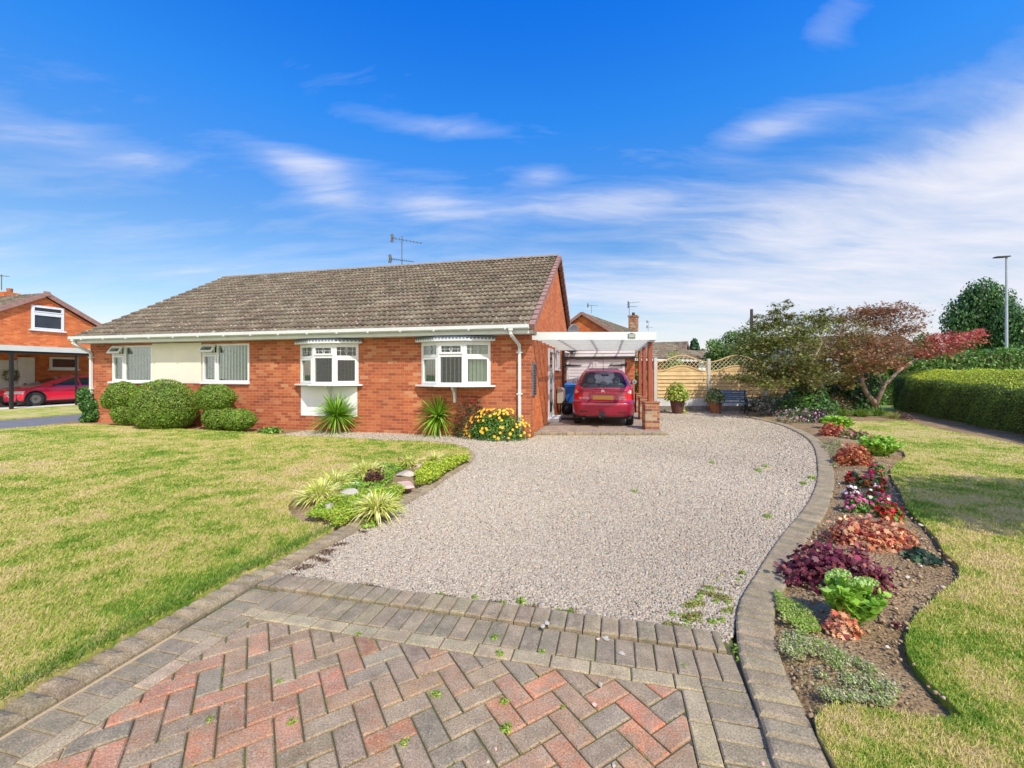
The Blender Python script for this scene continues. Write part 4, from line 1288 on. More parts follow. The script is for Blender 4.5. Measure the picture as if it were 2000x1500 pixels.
ba = G(1566, 812)
maple('olive green maple with low spreading tiers beside the fence', ba,
      [([(ba[0], ba[1], 0), qa(1572, 775), qa(1576, 750), qa(1570, 728)], [.11, .09, .075, .06]),
       ([qa(1576, 752), qa(1545, 735), qa(1510, 722), qa(1475, 715)], [.05, .04, .03, .02]),
       ([qa(1570, 728), qa(1552, 690), qa(1535, 650), qa(1527, 620)], [.055, .04, .028, .012]),
       ([qa(1570, 730), qa(1590, 700), qa(1605, 670), qa(1600, 640)], [.045, .035, .022, .012])],
      [(1527, 612, Za, 26, 18, OLV), (1500, 628, Za, 38, 12, OLV), (1565, 632, Za + .3, 48, 16, OLV), (1500, 655, Za, 54, 20, OLV + YLW), (1545, 665, Za - .3, 60, 22, YLW + OLV), (1470, 680, Za, 44, 18, OLV),
       (1525, 700, Za - .6, 64, 20, OLV), (1450, 736, Za - .8, 36, 10, OLV), (1490, 722, Za - .5, 52, 16, OLV), (1545, 728, Za - .8, 52, 18, OLV), (1590, 740, Za - .5, 42, 16, OLV), (1600, 625, Za + .4, 34, 14, OLV), (1500, 748, Za - .9, 46, 9, OLV + YLW)], .100, 16000, 0)

# --- far vegetation
def tree(label, px, Z, wpx, ytop, ybot, n, size, cols, name='tree', cone=False, cat='tree', trunk=True, shape='diamond', group=None, full=.55):
    X = (px - 1000) * Z / F0
    zt = CH + (HZ - ytop) * Z / F0; zb = max(.0, CH + (HZ - ybot) * Z / F0)
    R = wpx * Z / F0 / 2; hh = (zt - zb) / 2; zc = (zt + zb) / 2
    e = empty(name, label, cat, (X, Z, 0), 0, group)
    nc = 46
    v = unit(RS.normal(0, 1, (nc, 3))); r = RS.rand(nc, 1) ** .45 * .84
    cc = v * r
    if cone: cc[:, :2] *= (1 - .80 * np.clip((cc[:, 2:3] + .7) / 1.55, 0, 1))
    ctr = np.array([0, 0, zc]) + cc * np.array([R, R, hh])
    i = RS.randint(0, nc, n)
    vv = unit(RS.normal(0, 1, (n, 3)))
    cr = np.array([R * .30, R * .30, hh * (.42 if cone else .27)])
    P = ctr[i] + vv * cr * RS.uniform(full, 1.05, (n, 1))
    tone = RS.uniform(.8, 1.25, nc)[i][:, None]
    leaves('crown', P, vv + np.array([0, -.2 if cone else 0, .3 if not cone else 0]), size * (1.7 if cone else 1) * RS.uniform(.6, 1.3, n), np.clip(pick(cols, n, .15) * tone, 0, 1), e, shape, 'leaf', spread=.6, D=np.tile([0, 0, 3.0], (n, 1)) if cone else None)
    if trunk: MB().tube([(0, 0, -.05), (0, 0, zc), (0, 0, zt * .85)], [R * .08, R * .06, R * .02], 8).build('trunk', 'bark', e)
    return e
CON = [(.07, .20, .05), (.11, .27, .06), (.05, .14, .04), (.16, .32, .07)]
tree('huge dark green conifer behind the street lamp', 1922, 35, 196, 553, 722, 30000, .15, [(.045, .13, .035), (.07, .18, .045), (.03, .085, .025), (.11, .24, .055)], 'conifer_tree', True)
tree('small rounded dark conifer far beyond the fence', 1356, 52, 28, 663, 715, 2600, .32, [(.03, .09, .035), (.05, .12, .05)], 'conifer_tree', True)
tree('broad light green tree beyond the fence, left of the maples', 1452, 24, 130, 640, 730, 9000, .15, [(.10, .20, .035), (.15, .27, .05), (.07, .14, .025)])
tree('lower green tree in front of the broad tree, beyond fence', 1405, 22, 72, 662, 735, 4200, .13, [(.13, .24, .04), (.09, .17, .03)])
tree('green shrub behind carport posts at the garage side', 1238, 18.2, 64, 690, 800, 3600, .10, [(.03, .09, .02), (.06, .15, .03), (.20, .30, .04)], 'shrub', cat='shrub')
tree('yellow-green shrub behind the fence near the white post', 1318, 17.6, 50, 684, 760, 1800, .10, [(.18, .32, .03), (.28, .40, .05)], 'shrub', cat='shrub')
tree('pale green shrub beyond the hedge, behind the maple', 1770, 20, 60, 690, 735, 2400, .12, [(.16, .30, .06), (.24, .38, .10)], 'shrub', cat='shrub')
tree('light green tree seen between maple and conifer', 1805, 30, 50, 648, 712, 2200, .18, [(.14, .26, .05), (.10, .2, .04)])
tree('yellowish tree above the far brown roofs', 1300, 60, 60, 668, 705, 1600, .35, [(.20, .25, .06), (.16, .22, .06)])
tree('reddish-brown tree beside the far round conifer', 1372, 50, 18, 678, 712, 900, .25, [(.10, .05, .05), (.08, .06, .05)])
tree('dark leafy shrub filling the corner behind the left maple', 1600, 17.5, 110, 690, 800, 4200, .12, [(.03, .07, .02), (.05, .11, .025), (.12, .18, .03)], 'shrub', cat='shrub')
tree('tall shady shrub between the fence end and the hedge', 1668, 18.0, 90, 715, 800, 3200, .11, [(.03, .07, .02), (.05, .10, .025)], 'shrub', cat='shrub')
# far hedge
fh = empty('hedge', 'tall far hedge in front of the conifer', 'hedge', (0, 0, 0))
n = 9000
X0, X1, Zf = 16.6, 30, 20.2
px_ = RS.uniform(X0, X1, n); seg = RS.rand(n); top = seg > .72
zt = 1.95 + .085 * (px_ - X0)
P = np.column_stack([px_, np.where(top, RS.uniform(Zf, Zf + 1.2, n), Zf), np.where(top, zt, RS.rand(n) * zt)]) + RS.normal(0, .08, (n, 3))
leaves('foliage', P, np.where(top[:, None], [[0, 0, 1.0]], [[0, -1.0, .1]]), .14 * RS.uniform(.6, 1.3, n), pick([(.06, .16, .02), (.10, .24, .03), (.15, .30, .04)], n, .2), fh, 'oval', 'leaf', spread=.7)
MB().prism([(X0 + .1, 0), (X1, 0), (X1, 1.85 + .085 * (X1 - X0)), (X0 + .1, 1.85)], 1.0, Zf + .12, 'y').build('branches', 'twig_core', fh)
# tree outside the frame that shades part of the right lawn
def shade_tree():
    e = empty('tree', 'leafy garden tree standing right of the camera', 'tree', (7.6, 1.7, 0))
    n = 7000
    v = unit(RS.normal(0, 1, (n, 3)))
    P = np.array([0, 0, 3.9]) + v * np.array([2.15, 1.35, .7]) * RS.uniform(.3, 1, (n, 1))
    leaves('crown', P, v, .15, pick(GRN, n), e, 'oval', 'leaf')
    MB().tube([(0, 0, -.05), (.1, 0, 2), (0, 0, 4)], [.12, .1, .05], 8).build('trunk', 'bark', e)
shade_tree()
# ================================================================== BUILDINGS
def WB(mb, o, d, u0, u1, v0, v1, n0, n1):
    """box in a wall frame: u along the wall, v up, n outwards"""
    nx, ny = d[1], -d[0]
    vs = []
    for v in (v0, v1):
        for u, n in ((u0, n0), (u1, n0), (u1, n1), (u0, n1)):
            vs.append((o[0] + d[0] * u + nx * n, o[1] + d[1] * u + ny * n, v))
    return mb.add(vs, [(0, 3, 2, 1), (4, 5, 6, 7), (0, 1, 5, 4), (1, 2, 6, 5), (2, 3, 7, 6), (3, 0, 4, 7)])
def window(par, name, o, d, w, z0, z1, cells, fw=.055, proud=.0, depth=.07, blind=None, label=None, mat='upvc', sill=None, glass='glass'):
    fr = MB(); f = fw
    WB(fr, o, d, 0, f, z0, z1, -depth, proud); WB(fr, o, d, w - f, w, z0, z1, -depth, proud)
    WB(fr, o, d, f, w - f, z0, z0 + f, -depth, proud); WB(fr, o, d, f, w - f, z1 - f, z1, -depth, proud)
    for (u0, u1, v0, v1, k) in cells:      # glazing bars between the cells
        if u0 > .01: WB(fr, o, d, u0 - f * .5, u0 + f * .5, z0 + v0 + f * .5, z0 + v1 - f * .5, -depth + .002, proud - .003)
        if v0 > .01: WB(fr, o, d, u0 + f * .5, u1 - f * .5, z0 + v0 - f * .5, z0 + v0 + f * .5, -depth + .004, proud - .005)
        if 'sash' in k:
            g = f * .62; s = .045
            a, b, c, e = u0 + g, u1 - g, z0 + v0 + g, z0 + v1 - g
            WB(fr, o, d, a, a + s, c, e, -.04, proud + .014); WB(fr, o, d, b - s, b, c, e, -.04, proud + .014)
            WB(fr, o, d, a + s, b - s, c, c + s, -.04, proud + .014); WB(fr, o, d, a + s, b - s, e - s, e, -.04, proud + .014)
    p = fr.build(name, mat, par)
    if label: p['label'] = label
    nx, ny = d[1], -d[0]
    for (u0, u1, v0, v1, k) in cells:
        if 'open' in k:
            # fanlight hinged at the top, pushed outwards
            s = .05; W_, H_ = u1 - u0 - .05, v1 - v0 - .03; sm = MB()
            for q in ((0, s, 0, H_), (W_ - s, W_, 0, H_), (s, W_ - s, 0, s), (s, W_ - s, H_ - s, H_)):
                sm.box(q[0], q[1], -.02, .02, -q[3], -q[2])
            gm = MB().box(s, W_ - s, -.004, .004, -H_ + s, -s)
            top = (o[0] + d[0] * (u0 + .025) + nx * (proud + .03), o[1] + d[1] * (u0 + .025) + ny * (proud + .03), z0 + v1 - .03)
            ang = math.atan2(d[1], d[0])
            M = Matrix.Translation(top) @ Matrix.Rotation(ang, 4, 'Z') @ Matrix.Rotation(math.radians(-33), 4, 'X')
            sm.xf(M); gm.xf(M)
            sm.build('fanlight', mat, p); gm.build('pane', glass, p)
            continue
        m = .075 if 'sash' in k else f * .5
        g = MB(); gn = (-.034, -.028) if depth > .01 else (.004, .010)
        WB(g, o, d, u0 + m, u1 - m, z0 + v0 + m, z0 + v1 - m, gn[0], gn[1])
        g.build('pane', glass, p)
        if 'lead' in k:
            L = MB(); cx, cz = (u0 + u1) / 2, z0 + (v0 + v1) / 2; t = .005
            WB(L, o, d, u0 + m, u1 - m, cz - t, cz + t, -.027, -.022)
            for q in ((u0 * .75 + u1 * .25), (u0 + u1) / 2, (u0 * .25 + u1 * .75)):
                WB(L, o, d, q - t, q + t, z0 + v0 + m, z0 + v1 - m, -.027, -.0235)
            for sx, sz in ((1, 1), (1, -1), (-1, 1), (-1, -1)):
                a = (cx + sx * .045, cz); b = (cx, cz + sz * .085)
                pa = (o[0] + d[0] * a[0] - nx * .018, o[1] + d[1] * a[0] - ny * .018, a[1]); pb = (o[0] + d[0] * b[0] - nx * .018, o[1] + d[1] * b[0] - ny * .018, b[1])
                L.bar(pa, pb, .012, .012)
            L.build('leading', 'lead', p)
    if blind:
        bm_, ang, gapw = blind; B = MB(); u = .03
        while u < w - .06:
            c, s = math.cos(ang), math.sin(ang); hw = .0445
            cx = u + .045
            for_ = [(-hw, 0), (hw, 0)]
            vs = []
            for v in (z0 + .05, z1 - .05):
                for h_ in (-hw, hw):
                    uu = cx + h_ * c; nn = -.11 + h_ * s
                    vs.append((o[0] + d[0] * uu + nx * nn, o[1] + d[1] * uu + ny * nn, v))
            B.add(vs, [(0, 1, 3, 2)])
            u += gapw
        B.build('blind', bm_, p, fixn=False)
    if sill:
        s0, s1, pr, th = sill; S = MB(); WB(S, o, d, -s0, w + s1, z0 - th, z0, -.02, pr); S.build('sill', mat, p, bevel=.006)
    return p

def wall_boxes(mb, x0, x1, y0, y1, z0, z1, holes):
    """solid wall between x0..x1 with rectangular holes (xa, xb, za, zb)"""
    xs = sorted({x0, x1, *[h[0] for h in holes], *[h[1] for h in holes]})
    for a, b in zip(xs[:-1], xs[1:]):
        mid = (a + b) / 2; zz = [z0]
        for h in sorted([h for h in holes if h[0] < mid < h[1]], key=lambda h: h[2]):
            zz += [h[2], h[3]]
        zz.append(z1)
        for i in range(0, len(zz), 2):
            if zz[i + 1] - zz[i] > .001: mb.box(a, b, y0, y1, zz[i], zz[i + 1])
    return mb

def tiled_slope(name, par, x0, x1, ye, ze, yr, zr, seed=1, gauge=.30, tw=.30):
    """interlocking concrete tiles: stepped courses with a rolled profile"""
    rs = np.random.RandomState(seed)
    L = math.hypot(yr - ye, zr - ze); nc = max(2, int(round(L / gauge))); g = L / nc
    dy, dz = (yr - ye) / L, (zr - ze) / L
    nyv, nzv = (-dz, dy) if dy > 0 else (dz, -dy)
    nyv, nzv = (-abs(dz) if dy > 0 else abs(dz)), abs(dy)
    step = tw / 8; X = np.arange(x0, x1 + step * .5, step); n = len(X)
    prof = .034 * np.maximum(0, np.cos(2 * np.pi * (X - x0) / (tw / 2))) ** 1.3
    V = []; Cc = []; F = []
    pal = np.array([(.145, .115, .08), (.170, .136, .094), (.125, .10, .07), (.185, .152, .106), (.150, .108, .078)])
    for c in range(nc):
        s0 = c * g - .02; s1 = (c + 1) * g
        off = (c % 2) * tw / 2 * 0
        tid = ((X - x0 + off) // tw).astype(int)
        tc = pal[rs.randint(0, len(pal), tid.max() + 2)] * rs.uniform(.85, 1.15, (tid.max() + 2, 1))
        jit = rs.normal(0, .003, tid.max() + 2)[tid]
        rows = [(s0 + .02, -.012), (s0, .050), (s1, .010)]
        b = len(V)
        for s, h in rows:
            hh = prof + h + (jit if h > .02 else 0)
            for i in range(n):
                V.append((X[i], ye + dy * s + nyv * hh[i], ze + dz * s + nzv * hh[i])); Cc.append(tc[tid[i]] * (.25 if h < 0 else 1))  # bottom row coloured darker to draw the shadow line under each course
        for r in range(2):
            for i in range(n - 1):
                a = b + r * n + i
                F.append((a, a + 1, a + n + 1, a + n))
    return mesh_np(name, V, F, 'roof_tile', par, np.array(Cc))

H = empty('bungalow', 'long red brick bungalow with brown tiled roof and white windows', 'house', (0.42, 9.61, 0), ROT)
HWID, DEP, WT = 13.6, 9.35, 2.40
B1 = [(-6.15, 0), (-5.55, -.28), (-4.93, -.28), (-4.43, 0)]
B2 = [(-2.70, 0), (-2.15, -.28), (-1.50, -.28), (-.95, 0)]
w1 = (-12.72, -11.18, 1.235, 2.30); w2 = (-9.36, -7.77, 1.235, 2.30)
holes = [w1, w2, (-6.12, -4.46, 1.21, 2.215), (-2.67, -.98, 1.21, 2.215)]
wall_boxes(MB(), -HWID, 0, 0, .25, -.06, WT, holes).build('front_wall', 'brick', H)
gp_ = [(.25, -.06), (DEP, -.06), (DEP, WT), (4.67, 5.22), (.25, 2.62), (.25, WT)]
MB().prism(gp_, -.25, 0, 'x').build('gable_wall', 'brick_orange', H)
MB().prism(gp_, .25, -HWID, 'x').build('gable_wall', 'brick', H)
MB().box(-HWID + .25, -.25, DEP - .25, DEP, -.06, WT).build('rear_wall', 'brick', H)
MB().box(-11.16, -9.38, -.014, .0, 1.20, 2.345).build('wall_panel', 'cream_render', H)['label'] = 'cream rendered panel between the two left windows'
MB().box(-6.12, -4.46, -.014, .0, .38, 1.15).build('wall_panel', 'white_render', H)['label'] = 'white rendered panel under the left bay window'
# dark floor and inner ceiling keep the rooms dim
MB().box(-HWID + .26, -.26, .26, DEP - .26, .05, .08).build('room_floor', 'seat_grey', H)
MB().box(-HWID + .26, -.26, .26, DEP - .26, 2.40, 2.42).build('room_ceiling', 'white_render', H)
YE, ZE, YR, ZR = -.36, 2.51, 4.67, 5.40
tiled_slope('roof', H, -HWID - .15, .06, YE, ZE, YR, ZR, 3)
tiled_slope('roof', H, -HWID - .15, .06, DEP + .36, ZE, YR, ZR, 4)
MB().prism([(YE + .1, ZE + .0), (YR, ZR - .05), (DEP + .26, ZE + .0), (DEP + .20, ZE - .06), (YR, ZR - .14), (YE + .16, ZE - .06)], HWID + .06, -HWID - .06, 'x').build('roof_boarding', 'dark_timber', H)
rb = MB(); x = -HWID - .15
while x < .06:
    x2 = min(x + .45, .06); prof = []
    pts = []
    for k in range(9):
        a = math.pi * k / 8
        pts.append((YR + .13 * math.cos(a), ZR + .0 + .085 * math.sin(a)))
    rb.prism(pts, (x2 - x) - .006, x, 'x'); x = x2
rb.build('ridge_tiles', 'dark_ridge', H)
vg = MB()
for (ya, za, yb, zb) in ((YE - .02, ZE, YR, ZR), (DEP + .38, ZE, YR, ZR)):
    L = math.hypot(yb - ya, zb - za); n = int(L / .30)
    for i in range(n):
        f0, f1 = i / n, (i + 1) / n - .006
        a = (.10, ya + (yb - ya) * f0, za + (zb - za) * f0 - .01 + .012); b = (.10, ya + (yb - ya) * f1, za + (zb - za) * f1 - .01)
        vg.bar(a, b, .13, .12)
vg.build('verge', 'verge_pink', H)['label'] = 'pinkish brown verge tiles up the right gable'
vg = MB()
for (ya, za, yb, zb) in ((YE - .02, ZE, YR, ZR),):
    vg.bar((-HWID - .16, ya, za - .03), (-HWID - .16, yb, zb - .03), .05, .10)
vg.build('verge', 'sleeper', H)
MB().box(-HWID - .1, .04, -.335, -.315, 2.37, 2.48).build('fascia', 'white_trim', H)
MB().box(-HWID - .1, .04, -.312, -.002, 2.37, 2.385).build('soffit', 'white_trim', H)
MB().box(.045, .13, -.34, .10, 2.36, 2.46).build('verge_end', 'sleeper', H)
gu = MB()
gp2 = [(a, z + .03) for a, z in [(-.345, 2.535), (-.345, 2.46), (-.365, 2.435), (-.425, 2.435), (-.455, 2.46), (-.455, 2.535), (-.447, 2.535), (-.447, 2.463), (-.42, 2.443), (-.37, 2.443), (-.353, 2.463), (-.353, 2.535)]]
gu.prism(gp2, HWID + .20, -HWID - .16, 'x')
gu.prism([(-.34, 2.47), (-.45, 2.47), (-.45, 2.56), (-.34, 2.56)], .012, .035, 'x'); gu.prism([(-.34, 2.47), (-.45, 2.47), (-.45, 2.56), (-.34, 2.56)], .012, -HWID - .17, 'x')
g_ = gu.build('gutter', 'white_trim', H)
x = -.5
while x > -HWID:
    MB().box(x, x + .035, -.465, -.336, 2.455, 2.50).build('bracket', 'white_trim', g_); x -= .85
def downpipe(x, y, mat, ztop=2.48, side=0, zb=.1):
    m = MB(); h = .034
    pts = [(x, -.40, ztop), (x, -.40, ztop - .14), (x + side * .12, -.10, ztop - .34), (x + side * .12, -.045, ztop - .42), (x + side * .12, -.045, zb)]
    for a, b in zip(pts[:-1], pts[1:]): m.bar(a, b, .066, .066, (0, 1, 0.01))
    m.box(x - .05, x + .05, -.45, -.35, ztop - .05, ztop + .02)
    p = m.build('downpipe', mat, H, bevel=.006)
    for z in (1.95, 1.0): MB().box(x + side * .12 - .065, x + side * .12 + .065, -.085, .0, z, z + .03).build('clip', mat, p)
downpipe(-.36, 0, 'white_trim', side=1)
downpipe(-HWID - .02, 0, 'white_trim', side=1)
# flat windows of the left half
cl = [(0, .50, 0, .80, 'sash'), (0, .50, .80, 1.065, 'open'), (.50, 1.54, 0, 1.065, 'fix')]
window(H, 'window', (w1[0], .0), (1, 0), 1.54, w1[2], w1[3], cl, blind=('blind_cream', .12, .118), sill=(.10, .02, .06, .05), label='leftmost window with its small top light open')
cl = [(0, .52, 0, .80, 'sash'), (0, .52, .80, 1.065, 'open'), (.52, 1.59, 0, 1.065, 'fix')]
window(H, 'window', (w2[0], .0), (1, 0), 1.59, w2[2], w2[3], cl, blind=('blind_cream', .30, .104), sill=(.03, .02, .06, .05), label='second window from left, top light open over cream blinds')
# bay windows
def bay(P, label, blinds):
    z0, z1 = 1.21, 2.205; zt = .69
    b = bpy.data.objects.new('bay_window', None); C.objects.link(b); b.parent = H; b['label'] = label
    for i in range(3):
        a, c = Vector(P[i]), Vector(P[i + 1]); w = (c - a).length; d = ((c - a) / w)
        kinds = ('sash', 'fix') if i != 1 else ('fix', 'sash')
        cells = [(0, w, 0, zt, kinds[0]), (0, w, zt, z1 - z0, kinds[1] + ' lead')]
        fr = window(H, 'glazing', (a.x, a.y), (d.x, d.y), w, z0, z1, cells, fw=.06)
        # the pieces of one light are merged under the bay
        fr.parent = b
        for ch_ in list(fr.children): ch_.parent = b
        if blinds[i]:
            bm_, ang, gp3 = blinds[i]; B = MB(); nx, ny = d.y, -d.x; u = .04
            while u < w - .05:
                cc, ss = math.cos(ang), math.sin(ang); vs = []
                for v in (z0 + .04, z1 - .04):
                    for h_ in (-.04, .04):
                        uu = u + .03 + h_ * cc; nn = -.09 + h_ * ss
                        vs.append((a.x + d.x * uu + nx * nn, a.y + d.y * uu + ny * nn, v))
                B.add(vs, [(0, 1, 3, 2)]); u += gp3
            B.build('blind', bm_, b, fixn=False)
    x0, x1 = P[0][0], P[3][0]
    op = [(x0 - .13, -.0), (x0 - .13, -.07), (P[1][0] - .06, -.37), (P[2][0] + .06, -.37), (x1 + .13, -.07), (x1 + .13, -.0)]
    MB().prism(op, .04, z0 - .041, 'z').build('sill', 'upvc', b, bevel=.006)
    MB().prism([(x0, 0.2), (x0, 0), P[1], P[2], (x1, 0), (x1, 0.2)], .03, z1 + .001, 'z').build('head', 'upvc', b)
    # lead-look canopy with scalloped white trim
    MB().prism(op, .035, z1 + .033, 'z').build('canopy_edge', 'upvc', b)
    cp = MB(); m = 6
    lo = [Vector((p[0], p[1], z1 + .069)) for p in op]
    hi = [Vector((p[0] * .97 + (x0 + x1) / 2 * .03, p[1] * .84, 2.358)) for p in op]
    cp.add(lo + hi, [(i, i + 1, i + 1 + m, i + m) for i in range(m - 1)] + [tuple(range(m, 2 * m))])
    cp.build('canopy', 'lead_roof', b)
    sc = MB()
    for a, c in zip(op[:-1], op[1:]):
        a, c = Vector(a), Vector(c); L = (c - a).length
        if L < .1: continue
        d = (c - a) / L; n = max(3, int(L / .085)); s = L / n
        for k in range(n):
            pts = [(k * s, 0)] + [(k * s + s * (.5 - .5 * math.cos(math.pi * j / 6)), .05 * (1 - math.sin(math.pi * j / 6))) for j in range(7)] + [((k + 1) * s, 0)]
            vs = []
            for nn in (.004, -.004):
                for u, v in pts:
                    vs.append((a.x + d.x * u + d.y * nn, a.y + d.y * u - d.x * nn, z1 + .069 + v))
            q = len(pts)
            fs = [tuple(range(q)), tuple(range(2 * q - 1, q - 1, -1))]
            sc.add(vs, fs)
    sc.build('scalloped_trim', 'upvc', b, fixn=False)
    cx = (P[1][0] + P[2][0]) / 2 - .02
    MB().prism([(-.0, z0 - .045), (-.24, z0 - .045), (-.22, z0 - .10), (-.13, z0 - .17), (-.085, z0 - .32), (-.08, z0 - .42), (-.0, z0 - .42)], .055, cx, 'x').build('bracket', 'upvc', b, bevel=.006)
CRM, OPN = ('blind_cream', .30, .090), ('blind_cream', .95, .105)
bay(B1, 'left bay window above the white panel', [CRM, ('blind_cream', .9, .082), ('blind_dark', 1.35, .085)])
bay(B2, 'right bay window nearest the downpipe', [CRM, OPN, CRM])
# side wall: door, window, grille
window(H, 'side_window', (0.0, 4.30), (0, 1), 1.05, 1.62, 2.30, [(0, .5, 0, .68, 'fix'), (.5, 1.05, 0, .68, 'sash')], proud=.03, depth=-.002, sill=(.04, .04, .07, .05))
dr = MB(); WB(dr, (0, 2.72), (0, 1), 0, .07, .10, 2.22, .002, .05); WB(dr, (0, 2.72), (0, 1), .90, .97, .10, 2.22, .002, .05); WB(dr, (0, 2.72), (0, 1), .07, .90, 2.12, 2.22, .002, .05)
dfr = dr.build('door', 'upvc', H); dfr['label'] = 'glazed white side door under the carport'
m = MB(); WB(m, (0, 2.72), (0, 1), .08, .89, .12, 2.11, .004, .02); m.build('pane', 'dark_glass', dfr)
m = MB(); WB(m, (0, 2.72), (0, 1), .075, .18, .12, 2.11, .021, .035); WB(m, (0, 2.72), (0, 1), .79, .895, .12, 2.11, .021, .035); WB(m, (0, 2.72), (0, 1), .18, .79, .12, .30, .021, .035); WB(m, (0, 2.72), (0, 1), .18, .79, 1.0, 1.12, .021, .035); m.build('door_leaf', 'upvc', dfr)
m = MB(); WB(m, (0, 2.72), (0, 1), .14, .17, 1.0, 1.2, .036, .075); m.build('handle', 'chrome', dfr)
MB().box(.0, .30, 2.66, 3.75, -.02, .17).build('doorstep', 'white_render', H)
m = MB().box(.001, .035, .20, .58, .96, 1.74); 
pl = m.build('wall_vent', 'grey_panel', H); pl['label'] = 'dark grey grille on the side wall near the corner'
m = MB()
for k in range(12): m.box(.035, .045, .22, .56, .99 + k * .061, 1.02 + k * .061)
m.build('louvre', 'dark_plastic', pl)
m = MB(); m.tube([(.09, 5.95, 2.35), (.09, 5.95, .0)], .05, 10); m.box(.03, .15, 5.90, 6.0, 2.3, 2.42)
m.build('downpipe', 'black_metal', H)['label'] = 'black downpipe in the corner beside the garage'
# back verge gutter pipe and tv gear
# chimney with flat cowls just showing over the ridge
chx, chy = w2loc(*P3(775, 520, 15.9)[:2], o=(0.42, 9.61))
ch = MB().box(chx - .42, chx + .42, chy + .1, chy + .75, 4.2, 5.42).build('chimney', 'brick_old', H)
for k, (dx, r) in enumerate(((-.22, .17), (.16, .24))):
    MB().lathe([(.09, 0), (.08, .14), (r, .15), (r, .18), (.05, .20)], (chx + dx, chy + .4, 5.42), 14).build('cowl', 'black_metal', ch)
def yagi(name, label, px, ptop, pbot, Z, arms, mat='aerial_grey', mastr=.018, z0=None):
    X, Y, zt = P3(px, ptop, Z); zb = P3(px, pbot, Z)[2] if z0 is None else z0
    e = empty(name, label, 'aerial', (X, Y, zb))
    h = zt - zb
    MB().tube([(0, 0, 0), (0, 0, h)], mastr, 6).build('mast', mat, e)
    for (hz, l0, l1, dz, n, el, ang) in arms:
        m = MB(); c, s = math.cos(ang), math.sin(ang)
        p = lambda t: Vector((t * c, t * s, hz * h + dz * (t - l0) / (l1 - l0)))
        m.bar(p(l0), p(l1), .018, .018)
        for k in range(n):
            t = l0 + (l1 - l0) * (k + .5) / n; q = p(t); ee = el * (1 - .4 * k / n)
            m.bar(q + Vector((-s * ee, c * ee, 0)), q + Vector((s * ee, -c * ee, 0)), .014, .014)
        q = p(l0 + .08)
        m.bar(q + Vector((-.06 * c, 0, .16)), q, .02, .12); m.bar(q + Vector((-.06 * c, 0, -.16)), q, .02, .12)
        m.build('antenna', 'aerial_grey', e)
    return e
yagi('tv_aerial', 'tall television aerial mast rising behind the bungalow ridge', 785, 461, 523, 16.4, [(.93, -.42, .78, -.16, 9, .16, .15), (.28, -.50, .46, -.10, 12, .13, .1)])
for i, nm in ((0, 'small aerial on the far roof left of the chimney aerial'),):
    yagi('tv_aerial', nm, 1155, 596, 612, 34, [(.95, -.35, .55, .02, 6, .15, .2)])
yagi('tv_aerial', 'branched aerial beside the far brick chimney', 1229, 590, 632, 39, [(.95, -.15, 1.0, .12, 8, .2, .1), (.80, -.15, .75, -.02, 6, .3, .1)], mastr=.025)
yagi('tv_aerial', 'small aerial right of the far brick chimney', 1266, 627, 655, 50, [(.95, -.2, .3, -.02, 3, .2, .1), (.6, -.2, .6, -.1, 5, .2, .1)])
yagi('tv_aerial', 'aerial at the left edge above next door chimney', 3, 536, 567, 21.2, [(.95, -.5, .35, -.05, 6, .15, .1)])

# satellite dish and floodlights on the house side
gx, gy = loc2w(.05, 6.55)
sd = empty('satellite_dish', 'grey satellite dish on the gable wall above the carport', 'satellite dish', (gx, gy, 2.95), ROT)
m = MB(); m.lathe([(.02, 0), (.15, .02), (.26, .06), (.30, .085), (.295, .095), (.25, .075), (.14, .035), (.02, .015)], n=24, axis='y')
m.xf(Matrix.Translation((.28, 0, .12)) @ Matrix.Rotation(math.radians(50), 4, 'Z') @ Matrix.Rotation(math.radians(180), 4, 'Z') @ Matrix.Rotation(-.3, 4, 'X'))
m.build('dish', 'steel', sd, smooth=True)
MB().bar((0, 0, -.05), (.25, .02, .1), .03, .03).bar((.28, 0, 0), (.48, -.35, -.12), .015, .015).box(.45, .52, -.40, -.33, -.17, -.08).build('arm', 'dark_plastic', sd)
lx, ly = loc2w(.02, 6.0)
fl = empty('floodlight', 'black floodlight on the gable wall beside the satellite dish', 'light', (lx, ly, 2.86), ROT)
MB().box(0, .12, -.05, .05, .0, .04).build('bracket', 'black_metal', fl); MB().box(.08, .22, -.11, .11, -.06, .12).build('lamp_head', 'black_metal', fl, bevel=.01); MB().box(.10, .20, -.113, -.110, -.03, .09).build('lens', 'steel', fl)

# ---- next door
nb0 = FW(-26.97, 10.0)
NB = empty('neighbour_house', 'orange brick house with white upstairs window at the left edge', 'house', (nb0[0], nb0[1], 0), ROT)
MB().prism([(0, -.06), (9.4, -.06), (9.4, 2.40), (4.69, 5.20), (0, 2.40)], -.3, 0, 'x').build('gable_wall', 'brick_orange', NB)
MB().box(-11, -.3, 0, .3, -.06, 2.4).build('front_wall', 'brick_orange', NB)
MB().box(-11, -.3, 9.1, 9.4, -.06, 2.4).build('rear_wall', 'brick_orange', NB)
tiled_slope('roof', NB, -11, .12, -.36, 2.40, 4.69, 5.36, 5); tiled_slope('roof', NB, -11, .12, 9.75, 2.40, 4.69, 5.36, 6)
m = MB(); m.bar((.14, -.4, 2.36), (.14, 4.69, 5.33), .06, .20); m.bar((.14, 9.79, 2.36), (.14, 4.69, 5.33), .06, .20); m.box(.09, .2, 4.58, 4.80, 5.24, 5.46)
m.build('verge', 'verge_pink', NB)
